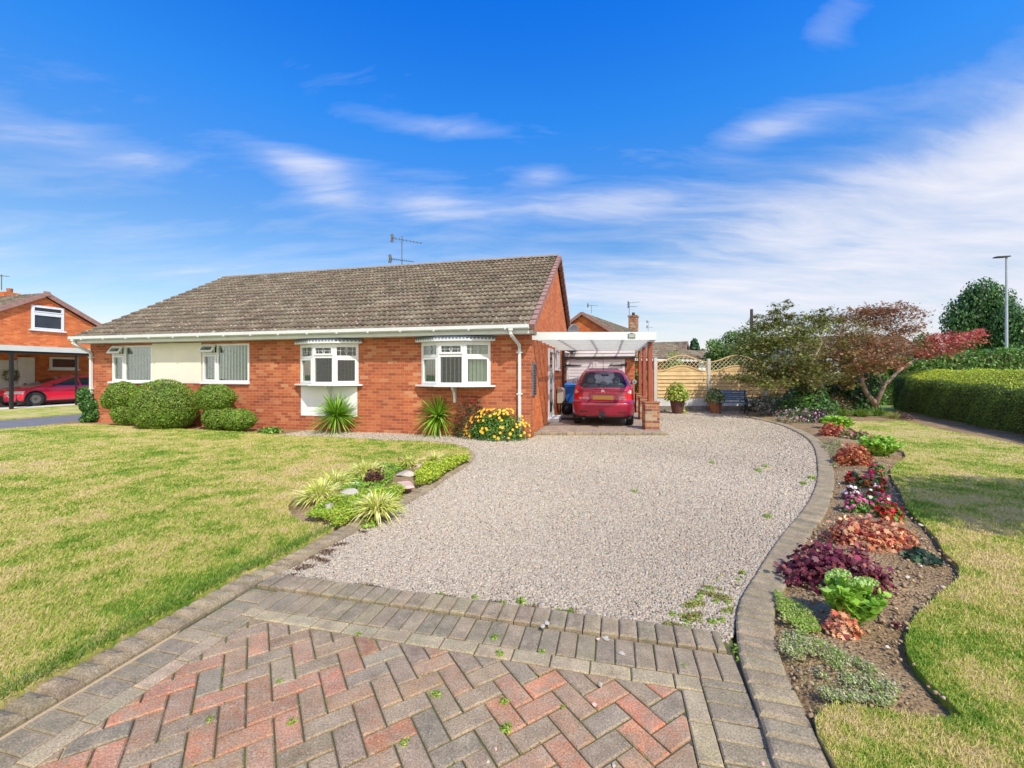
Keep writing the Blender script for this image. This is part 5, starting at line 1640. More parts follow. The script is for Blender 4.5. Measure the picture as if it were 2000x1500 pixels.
window(NB, 'window', (0, 4.18), (0, 1), 1.22, 3.58, 4.75, [(0, 1.22, 0, .80, 'sash'), (0, 1.22, .80, 1.17, 'sash')], fw=.09, proud=.05, depth=-.002, sill=(.08, .08, .1, .06), glass='dark_pane', label='upstairs window in the gable')
window(NB, 'window', (0, 4.84), (0, 1), 1.14, 1.68, 2.28, [(0, 1.14, 0, .60, 'sash')], fw=.08, proud=.05, depth=-.002, sill=(.06, .06, .1, .06), glass='dark_pane', label='small ground floor window behind the carport post')
chm = MB().box(-3.3, -2.5, 4.5, 5.1, 5.0, 5.55).build('chimney', 'brick_orange', NB)
MB().lathe([(.10, 0), (.12, .2), (.10, .22)], (-2.7, 4.8, 5.55), 12).build('pot', 'terracotta', chm)
dd_ = MB(); WB(dd_, (0, 2.85), (0, 1), 0, .84, .05, 2.08, .002, .05); d_ = dd_.build('door', 'door_white', NB); 
m = MB(); WB(m, (0, 3.70), (0, 1), 0, .46, .03, 2.22, .002, .30); m.build('porch_panel', 'door_white', NB)
m = MB(); WB(m, (0, 2.85), (0, 1), .22, .5, .62, .67, .051, .065); m.build('letterbox', 'chrome', d_)
m = MB(); WB(m, (0, 2.85), (0, 1), .72, .76, .95, 1.18, .051, .10); m.build('handle', 'chrome', d_)
wx, wy = loc2w(.14, 3.42, o=nb0)
n = 260; a = RS.uniform(0, 6.28, n); rr = RS.normal(.22, .04, n)
Pw = np.column_stack([RS.normal(0, .03, n), np.cos(a) * rr, np.sin(a) * rr])
wr = leaves('wreath', Pw, np.tile([1.0, 0, 0], (n, 1)), .07, pick([(.05, .09, .03), (.20, .22, .08), (.45, .38, .16), (.10, .07, .04)], n, .2), None, 'oval', spread=.7)
wr.location = (wx, wy, 1.38); wr.rotation_euler = (0, 0, ROT); tag(wr, 'round leafy wreath hanging on the white front door', 'wreath')
CP = empty('carport', 'lean-to carport with black posts beside the neighbouring house', 'carport', (nb0[0], nb0[1], 0), ROT)
MB().box(.02, 3.25, -2.0, 8.2, 2.40, 2.62).build('roof', 'white_trim', CP); 
MB().box(3.13, 3.21, -2.0, 8.2, 2.30, 2.399).build('beam', 'black_metal', CP)
for y_, q_ in ((1.92, .05), (4.05, .032)): MB().box(3.17 - q_, 3.17 + q_, y_ - q_, y_ + q_, -.02, 2.30).build('post', 'black_metal', CP)

def gabled(label, X, Y, rz, W, L, eave, ridge, wall='brick_orange', seed=9, chim=None, cat='house', name='house', gutter=True, win=None):
    e = empty(name, label, cat, (X, Y, 0), math.radians(rz))
    MB().prism([(-W / 2, -.06), (W / 2, -.06), (W / 2, eave), (0, ridge - .12), (-W / 2, eave)], L, 0, 'y').build('wall', wall, e)
    # slopes run along local y: build them along x and turn
    for sgn in (1, -1):
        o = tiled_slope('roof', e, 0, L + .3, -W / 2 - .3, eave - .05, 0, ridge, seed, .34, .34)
        o.rotation_euler = (0, 0, math.pi / 2 if sgn > 0 else -math.pi / 2)
        o.location = (0, -.15, 0) if sgn > 0 else (0, L + .15, 0)
        s = sgn
        m = MB(); m.bar((s * (W / 2 + .32), -.17, eave - .10), (0, -.17, ridge - .03), .05, .20); m.build('verge', 'verge_pink', e)
        if gutter: MB().box(s * (W / 2 + .30) - .06, s * (W / 2 + .30) + .06, -.1, L + .1, eave - .2, eave - .08).build('gutter', 'white_trim', e)
    if chim:
        cy, w, top = chim
        c = MB().box(-w / 2, w / 2, cy, cy + w, ridge - .5, top - .25).box(-w / 2 - .06, w / 2 + .06, cy - .06, cy + w + .06, top - .25, top - .10).build('chimney', 'brick_old', e)
        MB().lathe([(.14, 0), (.16, .12), (.12, .25), (.13, .3)], (0, cy + w / 2, top - .10), 12).build('pot', 'black_metal', c)
    if win:
        window(e, 'window', (win[0], 0), (1, 0), win[1], win[2], win[3], [(0, win[1], 0, win[3] - win[2], 'sash')], fw=.09, proud=.04, depth=-.002, glass='dark_pane')
    return e
gabled('orange brick gabled house behind the carport, with a far chimney', 4.71, 28, -30, 8, 14, 2.75, 5.5, chim=(13.2, .75, 7.0))
gabled('low brown-roofed garage just beyond the fence by the carport', 5.3, 24.5, -62, 4.2, 5.6, 2.35, 3.35, wall='brick', seed=12, cat='garage', name='garage')
gabled('distant house with tan roof and small red and white gable', 19.5, 47, 62, 6.5, 8, 3.2, 5.0, seed=13, wall='brick')
gabled('distant low house roof seen above the fence, left of round conifer', 15.2, 41, -55, 6, 6, 2.6, 3.8, seed=15, wall='white_render')
gabled('brown roofed bungalow half hidden behind the bronze maple', 26.5, 29, 78, 6, 7, 2.5, 4.1, seed=14, wall='white_render')

# ---- garage and carport of the bungalow
GG = empty('garage', 'white boarded garage with double doors behind the parked car', 'garage', (0.42, 9.61, 0), ROT)
y0 = 6.30
MB().box(2.28, 2.62, y0, y0 + .35, -.06, 2.05).build('pier', 'brick', GG); MB().box(.03, .16, y0, y0 + .35, -.06, 2.05).build('pier', 'brick', GG)
m = MB().box(.03, .13, y0 + .35, y0 + 5, -.06, 2.05).box(2.52, 2.62, y0 + .35, y0 + 5, -.06, 2.45); m.build('side_wall', 'brick', GG)
m = MB()
for k in range(4): m.prism([(y0 - .035, 2.10 + k * .115), (y0 - .012, 2.10 + (k + 1) * .115 - .004), (y0 + .05, 2.10 + (k + 1) * .115 - .004), (y0 + .05, 2.10 + k * .115)], 2.59, .03, 'x')
m.build('cladding', 'garage_white', GG)
MB().box(.03, 2.62, y0 - .06, y0 + .1, 2.0, 2.095).build('lintel', 'dark_timber', GG)
MB().box(-.0, 2.70, y0 - .05, y0 + 5, 2.565, 2.62).build('roof', 'sleeper', GG)
for s, (xa, xb) in enumerate(((.17, 1.215), (1.225, 2.27))):
    m = MB(); zz = .10
    while zz < 1.98:
        m.prism([(y0 + .02, zz), (y0 + .035, min(1.99, zz + .112)), (y0 + .08, min(1.99, zz + .112)), (y0 + .08, zz)], xb - xa, xa, 'x'); zz += .116
    m.box(xa, xa + .09, y0 + .004, y0 + .02, .10, 1.99).box(xb - .09, xb, y0 + .004, y0 + .02, .10, 1.99).box(xa + .09, xb - .09, y0 + .004, y0 + .02, 1.90, 1.99)
    d_ = m.build('door', 'garage_white', GG)
    hx = xa - .02 if s == 0 else xb + .02; sg = 1 if s == 0 else -1
    for hz in (1.78, .45):
        MB().prism([(hx, hz - .03), (hx + sg * .55, hz - .015), (hx + sg * .58, hz), (hx + sg * .55, hz + .015), (hx, hz + .03)], .012, y0 - .012, 'y').box(min(hx, hx - sg * .05), max(hx, hx - sg * .05), y0 - .014, y0 - .002, hz - .09, hz + .09).build('hinge', 'black_metal', d_)
MB().box(1.17, 1.27, y0 - .03, y0 + .003, .98, 1.04).build('latch', 'black_metal', GG)
lx, ly = loc2w(.38, y0 - .07)
sl = empty('security_light', 'black twin security lamp above the garage door', 'light', (lx, ly, 2.30), ROT)
MB().box(-.04, .04, -.02, .04, -.06, .06).build('base', 'black_metal', sl)
for s in (-1, 1): MB().prism([(s * .05, .02), (s * .20, .07), (s * .19, -.01), (s * .06, -.04)], .12, -.14, 'y').build('lamp_head', 'black_metal', sl)
MB().ball((0, -.06, -.07), .045).build('sensor', 'black_metal', sl)

# slab (raised block paving under the carport)
sp = [(0.50, 10.06), (3.66, 10.06), (5.2, 16.4), (2.0, 16.4)]
slab = MB()
slab_col = [(.26, .20, .17), (.30, .22, .18), (.23, .21, .20), (.33, .23, .18)]
fa, fb = w2loc(.5, 10.06), None
pvs = pv; pv = MB()
for r in range(0, 64):
    for c in range(0, 18):
        a0 = -1.80 + c * .205 + (r % 2) * .10; b0 = 9.95 + r * .1035
        poly = [FW(a0, b0), FW(a0 + .205, b0), FW(a0 + .205, b0 + .1035), FW(a0, b0 + .1035)]
        poly = clip(poly, 0, -1, -10.16)
        poly = clip(poly, .972, -.236, .972 * 3.66 - .236 * 10.06 - .02) if poly else poly
        if len(poly) >= 3 and min(p[0] for p in poly) > .44 + .2378 * (min(p[1] for p in poly) - 9.7): block(pv, poly, .058, jc(random.choice(slab_col), .08), .0025)
x = .50
while x < 3.64:
    block(pv, [(x, 10.055), (x + .2, 10.055), (x + .2, 10.155), (x, 10.155)], .064, jc(random.choice(DARK), .07), .003, rings=((0, .014), (.012, .004), (.02, 0))); x += .203
tag(pv.build('carport_paving', 'paver'), 'raised block paving under the carport', 'paving', None, 'structure')
sheet('carport_bed', [(.46, 10.08), (3.62, 10.08), (5.1, 16.3), (1.95, 16.3)], .050, 'joint_sand', .1, label='mortar bed under the carport paving', cat='paving')

KP = empty('carport', 'white open-sided carport over the parked crimson car', 'carport', (0, 0, 0))
zt_, zb_ = 2.455, 2.27
MB().box(.475, 3.385, 9.84, 9.87, zb_, zt_).build('fascia', 'white_trim', KP)
rd = Vector((.2378, 1)).normalized()
sideR = lambda y: 3.37 + (y - 9.86) * .2378
m = MB().bar((sideR(9.88) , 9.88, 2.36), (sideR(15.3), 15.3, 2.36), .04, .17); m.build('side_beam', 'white_trim', KP)
yy = 10.45
while yy < 15.4:
    xw = .42 + .2378 * (yy - 9.61) + .02
    MB().box(xw, sideR(yy) - .02, yy, yy + .05, 2.29, 2.40).build('joist', 'white_trim', KP); yy += .62
m = MB()
for f in (.22, .5, .78):
    a = (.5 + 2.8 * f, 9.88, 2.425); b = (a[0] + .2378 * 5.5, 15.4, 2.425); m.bar(a, b, .05, .045)
m.build('batten', 'white_trim', KP)
mb = MB(); A = [(.50, 9.875), (sideR(9.88) - .01, 9.875), (sideR(15.5) - .01, 15.5), (1.86, 15.5)]
mb.prism(A, .006, 2.452, 'z').build('roof_sheet', 'clear_sheet', KP)
pil = [(1271, 838, 784, .35, 10.75, 'nearest brick pillar of the carport'), (1256.5, 0, 774, .35, 13.05, 'middle brick pillar of the carport'), (1247, 0, 764, .33, 15.25, 'rear brick pillar of the carport')]
for k, (px, pb, pt, w, Z, lab) in enumerate(pil):
    X = (3.55, 4.13, 4.66)[k]
    e = empty('brick_pillar', lab + ', capped with red tiles', 'pillar', (X, Z, 0), ROT * .3 if k == 0 else ROT * .6, 'brick pillars of the carport')
    MB().box(-w / 2, w / 2, -w / 2, w / 2, -.05, .735).build('pier', 'brick_old', e)
    MB().box(-w / 2 - .02, w / 2 + .02, -w / 2 - .02, w / 2 + .02, .736, .765).build('cap', 'terracotta', e)
    px_ = X - .02
    MB().box(px_ - .05, px_ + .05, Z - .05, Z + .05, .766, 2.285).build('post', 'brown_post', KP)
sg = empty('house_sign', 'small beige plaque with a dark frame on the carport fascia', 'sign', (2.80, 9.832, 2.365))
MB().prism([(-.085, -.055), (.085, -.055), (.085, .045), (.05, .05), (.02, .07), (-.02, .07), (-.05, .05), (-.085, .045)], .012, -.006, 'y').build('frame', 'grey_panel', sg)
MB().prism([(-.068, -.040), (.068, -.040), (.068, .035), (-.068, .035)], .006, -.0125, 'y').build('face', 'sign_face', sg)

# bin, meter cabinet, mat, black planter
bx_, by_ = loc2w(.50, 5.60)
bn = empty('wheelie_bin', 'blue wheelie bin between the house wall and the car', 'bin', (bx_, by_, .06), ROT)
m = MB(); lo = [(-.22, -.24), (.22, -.24), (.22, .22), (-.22, .22)]; hi = [(-.28, -.33), (.28, -.33), (.28, .30), (-.28, .30)]
m.add([(x, y, .04) for x, y in lo] + [(x, y, .98) for x, y in hi], [(0, 1, 5, 4), (1, 2, 6, 5), (2, 3, 7, 6), (3, 0, 4, 7), (3, 2, 1, 0)]); m.box(-.30, .30, -.35, .31, .93, .985)
m.build('body', 'bin_blue', bn, bevel=.01)
m = MB().prism([(-.37, .99), (-.37, 1.02), (-.1, 1.07), (.25, 1.07), (.36, 1.03), (.36, .99)], .60, -.30, 'x'); m.build('lid', 'bin_blue', bn, bevel=.012)
MB().tube([(-.24, .36, .97), (.24, .36, .97)], .016).build('handle', 'bin_blue', bn)
for s in (-1, 1): MB().lathe([(.03, -.025), (.10, -.025), (.10, .025), (.03, .025)], (s * .25, -.19, .10), 20, 'x').build('wheel', 'black_rubber', bn)
mx, my = loc2w(.0, 5.0)
mc = empty('meter_cabinet', 'cream gas meter cabinet standing on a pipe by the wall', 'cabinet', (mx, my, .06), ROT)
MB().prism([(.03, .42), (.19, .42), (.24, .50), (.24, .88), (.19, .93), (.03, .93)], .42, -.45, 'y').build('box', 'cabinet', mc, bevel=.012)
MB().tube([(.15, -.2, -.02), (.15, -.2, .43)], .018).build('pipe', 'sleeper', mc)
dx_, dy_ = loc2w(.52, 3.62)
dm = MB().box(-.21, .21, -.16, .16, 0, .035).build('doormat', 'black_rubber', None, bevel=.008); dm.location = (dx_, dy_, .066); dm.rotation_euler = (0, 0, ROT)
tag(dm, 'black rubber mat on the paving beside the side door', 'mat')
bg = MB().lathe([(.06, 0), (.16, .06), (.20, .26), (.14, .42), (.05, .46)], n=14).build('bin_bag', 'black_rubber', None, smooth=True); p_ = loc2w(.30, 5.15); bg.location = (p_[0], p_[1], .06)
tag(bg, 'black rubbish bag slumped between meter cabinet and blue bin', 'bag')

# ---- fence
FZ = 16.6
fx = lambda px: (px - 1000) * FZ / F0
posts = [1279.5, 1383.5, 1494, 1604]
for k, px in enumerate(posts):
    X = fx(px); w = .12
    o = MB().box(X - w / 2, X + w / 2, FZ - .06, FZ + .06, -.05, (2.09, 2.05, 2.0, 2.0)[k]).build('fence_post', 'concrete_post', None, bevel=.008)
    tag(o, ['white concrete fence post nearest the carport', 'concrete fence post between the two potted shrubs', 'concrete fence post half hidden by the olive maple', 'concrete fence post deep behind the maples'][k], 'fence post', 'concrete fence posts')
def arch(u, lo, hi): return lo + (hi - lo) * (.5 - .5 * math.cos(2 * math.pi * u))
for k in range(3):
    xa, xb = fx(posts[k]) + .065, fx(posts[k + 1]) - .065; W_ = xb - xa
    e = empty('lattice_fence', ['wooden fence panel with arched lattice top beside the carport', 'arched lattice fence panel behind the blue bench', 'fence panel mostly hidden behind the maple trees'][k], 'fence panel', (xa, FZ, 0), 0, 'arched wooden fence panels')
    m = MB(); rows_ = 7; z = .53
    for r in range(rows_):
        h = (1.54 - .53) / rows_
        m.prism([(-.052, z - .006), (-.020, z + h - .012), (-.004, z + h - .012), (-.034, z - .006)], W_ - .04, .02, 'x'); z += h
    m.box(.02, W_ - .02, -.002, .004, .52, 1.55)
    pts = [(.02, 1.545)] + [(W_ * (.02 / W_ + (1 - .04 / W_) * i / 30), arch(i / 30, 1.56, 1.78)) for i in range(31)] + [(W_ - .02, 1.545)]
    m.prism(pts, .018, -.018, 'y')
    m.build('boards', 'fence_wood', e)
    m = MB()
    for u in (.25, .5, .75): m.box(W_ * u - .018, W_ * u + .018, -.005, .03, .52, 1.6)
    m.box(0, .02, -.035, .025, .51, 1.94); m.box(W_ - .02, W_, -.035, .025, .51, 1.94); m.box(.02, W_ - .02, -.03, .02, .505, .518)
    for lo, hi, th in ((1.56, 1.78, .045), (1.93, 2.19, .04)):
        p = [(W_ * i / 30, arch(i / 30, lo, hi)) for i in range(31)]
        for a, b in zip(p[:-1], p[1:]): m.bar((a[0], -.01, a[1]), (b[0], -.01, b[1]), .055, th)
    m.build('frame', 'fence_wood', e)
    m = MB()
    for sgn in (1, -1):
        c = -2.5
        while c < W_ + 2.5:
            seg = []
            for i in range(120):
                u = i / 119 * W_; z = sgn * (u - c) * 1.0 + (1.5 if sgn > 0 else 1.5)
                if arch(u / W_, 1.57, 1.79) < z < arch(u / W_, 1.93, 2.19): seg.append((u, z))
            if len(seg) > 2: m.bar((seg[0][0], -.012 * sgn, seg[0][1]), (seg[-1][0], -.012 * sgn, seg[-1][1]), .012, .030, (0, 1, 0))
            c += .165
    m.build('lattice', 'lattice_wood', e)
    o = MB().box(xa - .0, xb, FZ - .025, FZ + .025, .19, .50).build('gravel_board', 'concrete_board', e)
    o.location = (-xa, -FZ, 0)
sheet_ = MB().box(5.4, 12.2, FZ - .16, FZ - .03, -.05, .195).build('sleeper_edge', 'sleeper', None)
tag(sheet_, 'low dark timber edging along the foot of the fence', 'edging')
X, Y = G(1430, 808)
bnc = empty('garden_bench', 'dark blue slatted bench with black iron legs by the fence', 'bench', (X, 15.35, 0), math.radians(-20))
m = MB()
for k in range(5): m.box(-.50, .50, -.23 + k * .088, -.23 + k * .088 + .07, .40, .425)
m.build('seat', 'bench_blue', bnc, bevel=.005)
m = MB()
for k in range(5):
    z = .49 + k * .073; m.prism([(.22 + (z - .45) * .22, z), (.235 + (z - .45) * .22, z), (.25 + (z + .055 - .45) * .22, z + .055), (.235 + (z + .055 - .45) * .22, z + .055)], 1.0, -.50, 'x')
m.build('backrest', 'bench_blue', bnc)
for s in (-1, 1):
    m = MB(); x = s * .44
    m.tube([(x, -.26, 0), (x, -.19, .2), (x, -.22, .39), (x, .16, .39), (x, .20, .2), (x, .30, 0)], .02, 6)
    m.tube([(x, .18, .38), (x, .24, .55), (x, .33, .86)], .02, 6); m.tube([(x, -.22, .39), (x, -.24, .56), (x, -.05, .60), (x, .24, .57)], .018, 6)
    m.tube([(x, -.12, .39), (x, -.08, .50), (x, .02, .52), (x, .06, .44), (x, -.02, .42)], .012, 5)
    m.build('leg', 'black_metal', bnc)

# street lamp, telegraph pole
lp = empty('street_lamp', 'tall grey street lamp standing beyond the hedge', 'street lamp', (29.45, 25, 0))
MB().tube([(0, 0, -.05), (0, 0, 1.2), (0, 0, 1.25), (0, 0, 8.4)], [.10, .10, .075, .055], 12).build('pole', 'galv', lp)
MB().prism([(-.72, 8.33), (-.66, 8.41), (.12, 8.45), (.14, 8.39), (-.1, 8.36)], .24, -.12, 'y').build('lamp_head', 'black_metal', lp)
tp = empty('telegraph_pole', 'thin dark telegraph pole rising behind the trees', 'pole', (468 * 40 / F0, 40, 0))
MB().tube([(0, 0, -.05), (0, 0, 7.55)], [.17, .13], 10).build('pole', 'dark_timber', tp); MB().box(-.1, .45, -.03, .03, 6.85, 6.92).build('bracket', 'dark_plastic', tp)

# ================================================================== CARS
def car(label, keys, cls, loc, rz, parts_meta, wheels, name='parked_car', nz=110, zs=1.0):
    e = empty(name, label, 'car', loc, rz)
    K = np.array(keys); z0, z1 = K[0, 0], K[-1, 0]
    zz = np.concatenate([np.linspace(z0, K[-4, 0], nz, endpoint=False), np.linspace(K[-4, 0], z1, 24)])
    def itp(c):
        v = np.interp(zz, K[:, 0], K[:, c]); k = np.array([1, 2, 3, 2, 1.]) / 9
        p = np.concatenate([[v[0]] * 2, v, [v[-1]] * 2]); r = np.convolve(p, k, 'valid'); r[-12:] = v[-12:]
        return r
    w, yr, yf = itp(1), itp(2), itp(3)
    NR, NC, NS, NF = 64, 9, 120, 40
    ts = []
    for i in range(NR): ts.append(('r', i / NR))
    for i in range(NC): ts.append(('c1', i / NC))
    for i in range(NS): ts.append(('s', i / NS))
    for i in range(NC): ts.append(('c2', i / NC))
    for i in range(NF): ts.append(('f', i / NF))
    for i in range(NC): ts.append(('c3', i / NC))
    for i in range(NS): ts.append(('t', i / NS))
    for i in range(NC): ts.append(('c4', i / NC))
    M = len(ts); V = np.zeros((len(zz), M, 3))
    for r in range(len(zz)):
        W_, a, b = w[r], yr[r], yf[r]; R = min(.30, W_ * .42); R2 = min(.42, W_ * .5)
        for j, (k, t) in enumerate(ts):
            if k == 'r': x, y = -(W_ - R) + 2 * (W_ - R) * t, a
            elif k == 'c1': q = t * math.pi / 2; x, y = W_ - R + R * math.sin(q), a + R - R * math.cos(q)
            elif k == 's': x, y = W_, a + R + (b - R2 - a - R) * t
            elif k == 'c2': q = t * math.pi / 2; x, y = W_ - R2 + R2 * math.cos(q), b - R2 + R2 * math.sin(q)
            elif k == 'f': x, y = (W_ - R2) - 2 * (W_ - R2) * t, b
            elif k == 'c3': q = t * math.pi / 2; x, y = -(W_ - R2) - R2 * math.sin(q), b - R2 + R2 * math.cos(q)
            elif k == 't': x, y = -W_, b - R2 - (b - R2 - a - R) * t
            else: q = t * math.pi / 2; x, y = -(W_ - R) - R * math.cos(q), a + R - R * math.sin(q)
            y += (.07 * (x / .85) ** 2) if k in ('r', 'c1', 'c4') and zz[r] < K[-4, 0] else (-.10 * (x / .85) ** 2 if k in ('f', 'c2', 'c3') else 0)
            if k == 's' or k == 't': x *= 1 - .05 * abs(2 * t - 1) ** 3 * 0
            V[r, j] = (x, y, zz[r] * zs)
    Vf = V.reshape(-1, 3); grp = {}
    for r in range(len(zz) - 1):
        for j in range(M):
            j2 = (j + 1) % M
            c = (V[r, j] + V[r + 1, j2]) / 2
            key = cls(c[0], c[1], c[2] / zs, ts[j][0])
            if key: grp.setdefault(key, []).append((r * M + j, r * M + j2, (r + 1) * M + j2, (r + 1) * M + j))
    for key, F in grp.items():
        F = np.array(F); u, inv = np.unique(F, return_inverse=True)
        nm, mt = parts_meta[key]
        mesh_np(nm, Vf[u], inv.reshape(F.shape), mt, e, smooth=True)
    top = V[-1]
    MB().add([tuple(p) for p in top], [tuple(range(M))]).build('roof_panel', parts_meta['paint'][1], e, fixn=False)
    # dark underside and inner arches
    wmax = w.max()
    MB().box(-wmax + .08, wmax - .08, .25, yf.max() - .25, .20 * zs, .50 * zs).build('underbody', 'black_rubber', e)
    for (wx, wy, wr, ww) in wheels:
        ty = MB().lathe([(wr * .62, -ww / 2), (wr * .92, -ww / 2), (wr, -ww / 2 + .03), (wr, ww / 2 - .03), (wr * .92, ww / 2), (wr * .62, ww / 2)], (wx, wy, wr), 32, 'x').build('wheel', 'black_rubber', e)
        s = 1 if wx > 0 else -1
        rm = MB(); xo = wx + s * (ww / 2 - .012)
        rm.lathe([(wr * .62, -.01), (wr * .66, .012), (wr * .60, .012), (wr * .58, -.03)], (xo, wy, wr), 32, 'x')
        for k in range(5):
            a = k * 2 * math.pi / 5
            for da in (-.13, .13):
                rm.bar((xo + s * .004, wy + .05 * math.cos(a), wr + .05 * math.sin(a)), (xo, wy + wr * .62 * math.cos(a + da), wr + wr * .62 * math.sin(a + da)), .028, .035, (1, 0, 0))
        rm.lathe([(.055, -.03), (.055, .015)], (xo, wy, wr), 16, 'x')
        rm.build('rim', 'rim', ty)
    return e, V

pk = [(.24, .74, .12, 3.98), (.30, .795, .06, 4.04), (.38, .82, .03, 4.10), (.50, .83, .0, 4.14), (.58, .832, -.012, 4.13), (.64, .83, .0, 4.12), (.675, .822, .045, 4.10), (.70, .815, .115, 4.08), (.80, .812, .125, 4.0), (.92, .80, .13, 3.85),
      (.985, .787, .125, 3.65), (1.0, .782, .15, 3.6), (1.06, .765, .19, 3.2), (1.20, .70, .29, 2.95), (1.34, .635, .40, 2.65), (1.44, .575, .50, 2.4), (1.49, .53, .57, 2.2), (1.53, .46, .68, 2.0), (1.555, .34, .86, 1.7), (1.56, .22, 1.0, 1.5)]
def pcls(x, y, z, k):
    if k in 'st' or k in ('c1', 'c4', 'c2', 'c3'):
        for wy in (.72, 3.35):
            if (y - wy) ** 2 + (z - .30) ** 2 < .355 ** 2 and abs(x) > .6: return None
    ax = abs(x)
    if k in ('r', 'c1', 'c4'):
        hw = .635 - (z - 1.055) * .36; u = x / hw; v = (z - 1.245) / .195
        if 1.03 < z < 1.46 and u ** 6 + v ** 6 < 1: return 'rear_glass'
        if 1.02 < z < 1.47 and (x / (hw + .022)) ** 6 + ((z - 1.245) / .213) ** 6 < 1: return 'seal'
    if k in ('r', 'c1', 'c4', 's', 't') and y < .52 and .715 < z < 1.10:
        xin = .615 + max(0, z - .80) * .18
        if ax > xin and y < .40 - (z - .715) * .15:
            if (ax - .715) ** 2 + (z - .92) ** 2 < .047 ** 2: return 'lampR' if x > 0 else 'lampL'
            return 'tailR' if x > 0 else 'tailL'
    if k in 'st' and 1.05 < z < 1.42:
        for a, b in ((.62, 1.18), (1.26, 2.05), (2.13, 3.4)):
            hi = b if b < 3 else 3.05 - (z - 1.05) * 1.6
            if a + (z - 1.05) * .3 * (a < 1) < y < hi: return 'side%d%s' % (int(a * 10), 'R' if x > 0 else 'L')
    if k == 'f' and 1.03 < z < 1.46: return 'screen'
    if k in ('f', 'c2', 'c3') and .56 < z < .74 and ax > .42: return 'headR' if x > 0 else 'headL'
    if z < .275: return 'sillp'
    return 'paint'
pm = {'paint': ('body', 'paint_crimson'), 'rear_glass': ('rear_window', 'car_glass'), 'seal': ('window_seal', 'black_rubber'), 'screen': ('windscreen', 'car_glass'), 'sillp': ('valance', 'dark_plastic'),
      'tailR': ('tail_light', 'tail_red'), 'tailL': ('tail_light', 'tail_red'), 'lampR': ('reversing_lamp', 'lamp_clear'), 'lampL': ('reversing_lamp', 'lamp_clear'), 'headR': ('headlight', 'lamp_clear'), 'headL': ('headlight', 'lamp_clear')}
for a in (6, 12, 21):
    for s in 'RL': pm['side%d%s' % (a, s)] = ('side_window', 'car_glass')
cx_, cy_ = loc2w(1.58, 1.93)
PC, _ = car('crimson hatchback seen from behind, parked under the carport', pk, pcls, (cx_, cy_, .062), ROT, pm, [(s * .715, y, .30, .19) for s in (-1, 1) for y in (.72, 3.35)])
# details on the tailgate
MB().box(-.265, .265, .085, .10, .715, .825).build('number_plate', 'plate_amber', PC, bevel=.004)
m = MB(); pts = [(-.36, .88), (-.34, .905), (.34, .905), (.36, .88), (.36, .865), (-.36, .865)]; m.prism(pts, .04, .085, 'y'); m.build('plate_trim', 'paint_crimson', PC, bevel=.008)
m = MB(); arc = [(-.36, .87), (-.345, .76), (-.27, .70), (0, .685), (.27, .70), (.345, .76), (.36, .87)]
for a, b in zip(arc[:-1], arc[1:]): m.bar((a[0], .108, a[1]), (b[0], .108, b[1]), .02, .014)
m.build('plate_surround', 'paint_crimson', PC)
m = MB().bar((-.60, .118, 1.0), (.60, .118, 1.0), .03, .010); m.build('tailgate_lip', 'paint_crimson', PC)
m = MB()
for zc in (.935, .968):
    for s in (-1, 1):
        m.add([(0, .105, zc + .022), (s * .045, .105, zc - .012), (s * .045, .105, zc - .030), (0, .105, zc + .004)], [(0, 1, 2, 3)])
m.build('badge', 'chrome', PC, fixn=False)
def lettering(txt, x, z, size, par, y):
    cu = bpy.data.curves.new('lettering', 'FONT'); cu.body = txt; cu.size = size; cu.extrude = .003; cu.align_x = 'CENTER'
    cu.materials.append(MATS['chrome'])
    o = bpy.data.objects.new('lettering', cu); C.objects.link(o); o.parent = par
    o.location = (x, y, z); o.rotation_euler = (math.pi / 2, 0, 0)
    me = bpy.data.meshes.new_from_object(o); k = bpy.data.objects.new('lettering', me); C.objects.link(k); k.parent = par; k.location = o.location; k.rotation_euler = o.rotation_euler
    bpy.data.objects.remove(o); bpy.data.curves.remove(cu)
lettering('CITROËN', -.505, .735, .062, PC, .128); lettering('XSARA', .50, .765, .055, PC, .128); lettering('PICASSO', .51, .722, .042, PC, .128)
m = MB().bar((.05, .225, 1.075), (.50, .245, 1.10), .022, .018).ball((.02, .20, 1.055), .03, 8, 6).bar((-.15, .235, 1.115), (.36, .25, 1.095), .014, .02); m.build('rear_wiper', 'black_rubber', PC)
MB().tube([(0, .62, 1.50), (0, .52, 1.95)], [.008, .003], 6).build('aerial', 'black_metal', PC)
m = MB().box(-.42, .42, .78, 1.55, 1.548, 1.568); m.build('sunroof', 'dark_glass', PC)
for s in (-1, 1):
    m = MB().ball((s * .95, 2.85, 1.14), (.10, .05, .075), 12, 8); m.bar((s * .78, 2.87, 1.08), (s * .92, 2.87, 1.12), .04, .04); m.build('wing_mirror', 'black_rubber', PC, smooth=True)
    MB().lathe([(.0, 0), (.075, .004), (.07, .008)], (s * .95, 2.802, 1.14), 14, 'y').build('mirror_glass', 'steel', PC)
m = MB().box(-.05, .05, -.07, .15, .30, .42).box(-.10, .02, -.10, -.04, .26, .40).ball((-.07, -.10, .27), .035, 10, 8); m.tube([(.0, .1, .25), (.0, -.10, .22), (0, -.12, .30)], .02, 8); m.ball((0, -.12, .32), .028, 10, 8)
m.build('tow_bar', 'black_metal', PC)
m = MB(); arc = [(-.80, .10, .655), (-.6, .045, .655), (0, -.006, .655), (.6, .045, .655), (.80, .10, .655)]
for a, b in zip(arc[:-1], arc[1:]): m.bar(a, b, .012, .012)
m.bar((-.62, .045, .40), (.62, .045, .40), .012, .02); m.build('bumper_crease_line', 'black_rubber', PC)  # black bars added to draw the shaded creases of the bumper
MB().tube([(-.50, .04, .215), (-.50, .35, .215)], .028, 10).build('exhaust', 'black_metal', PC)
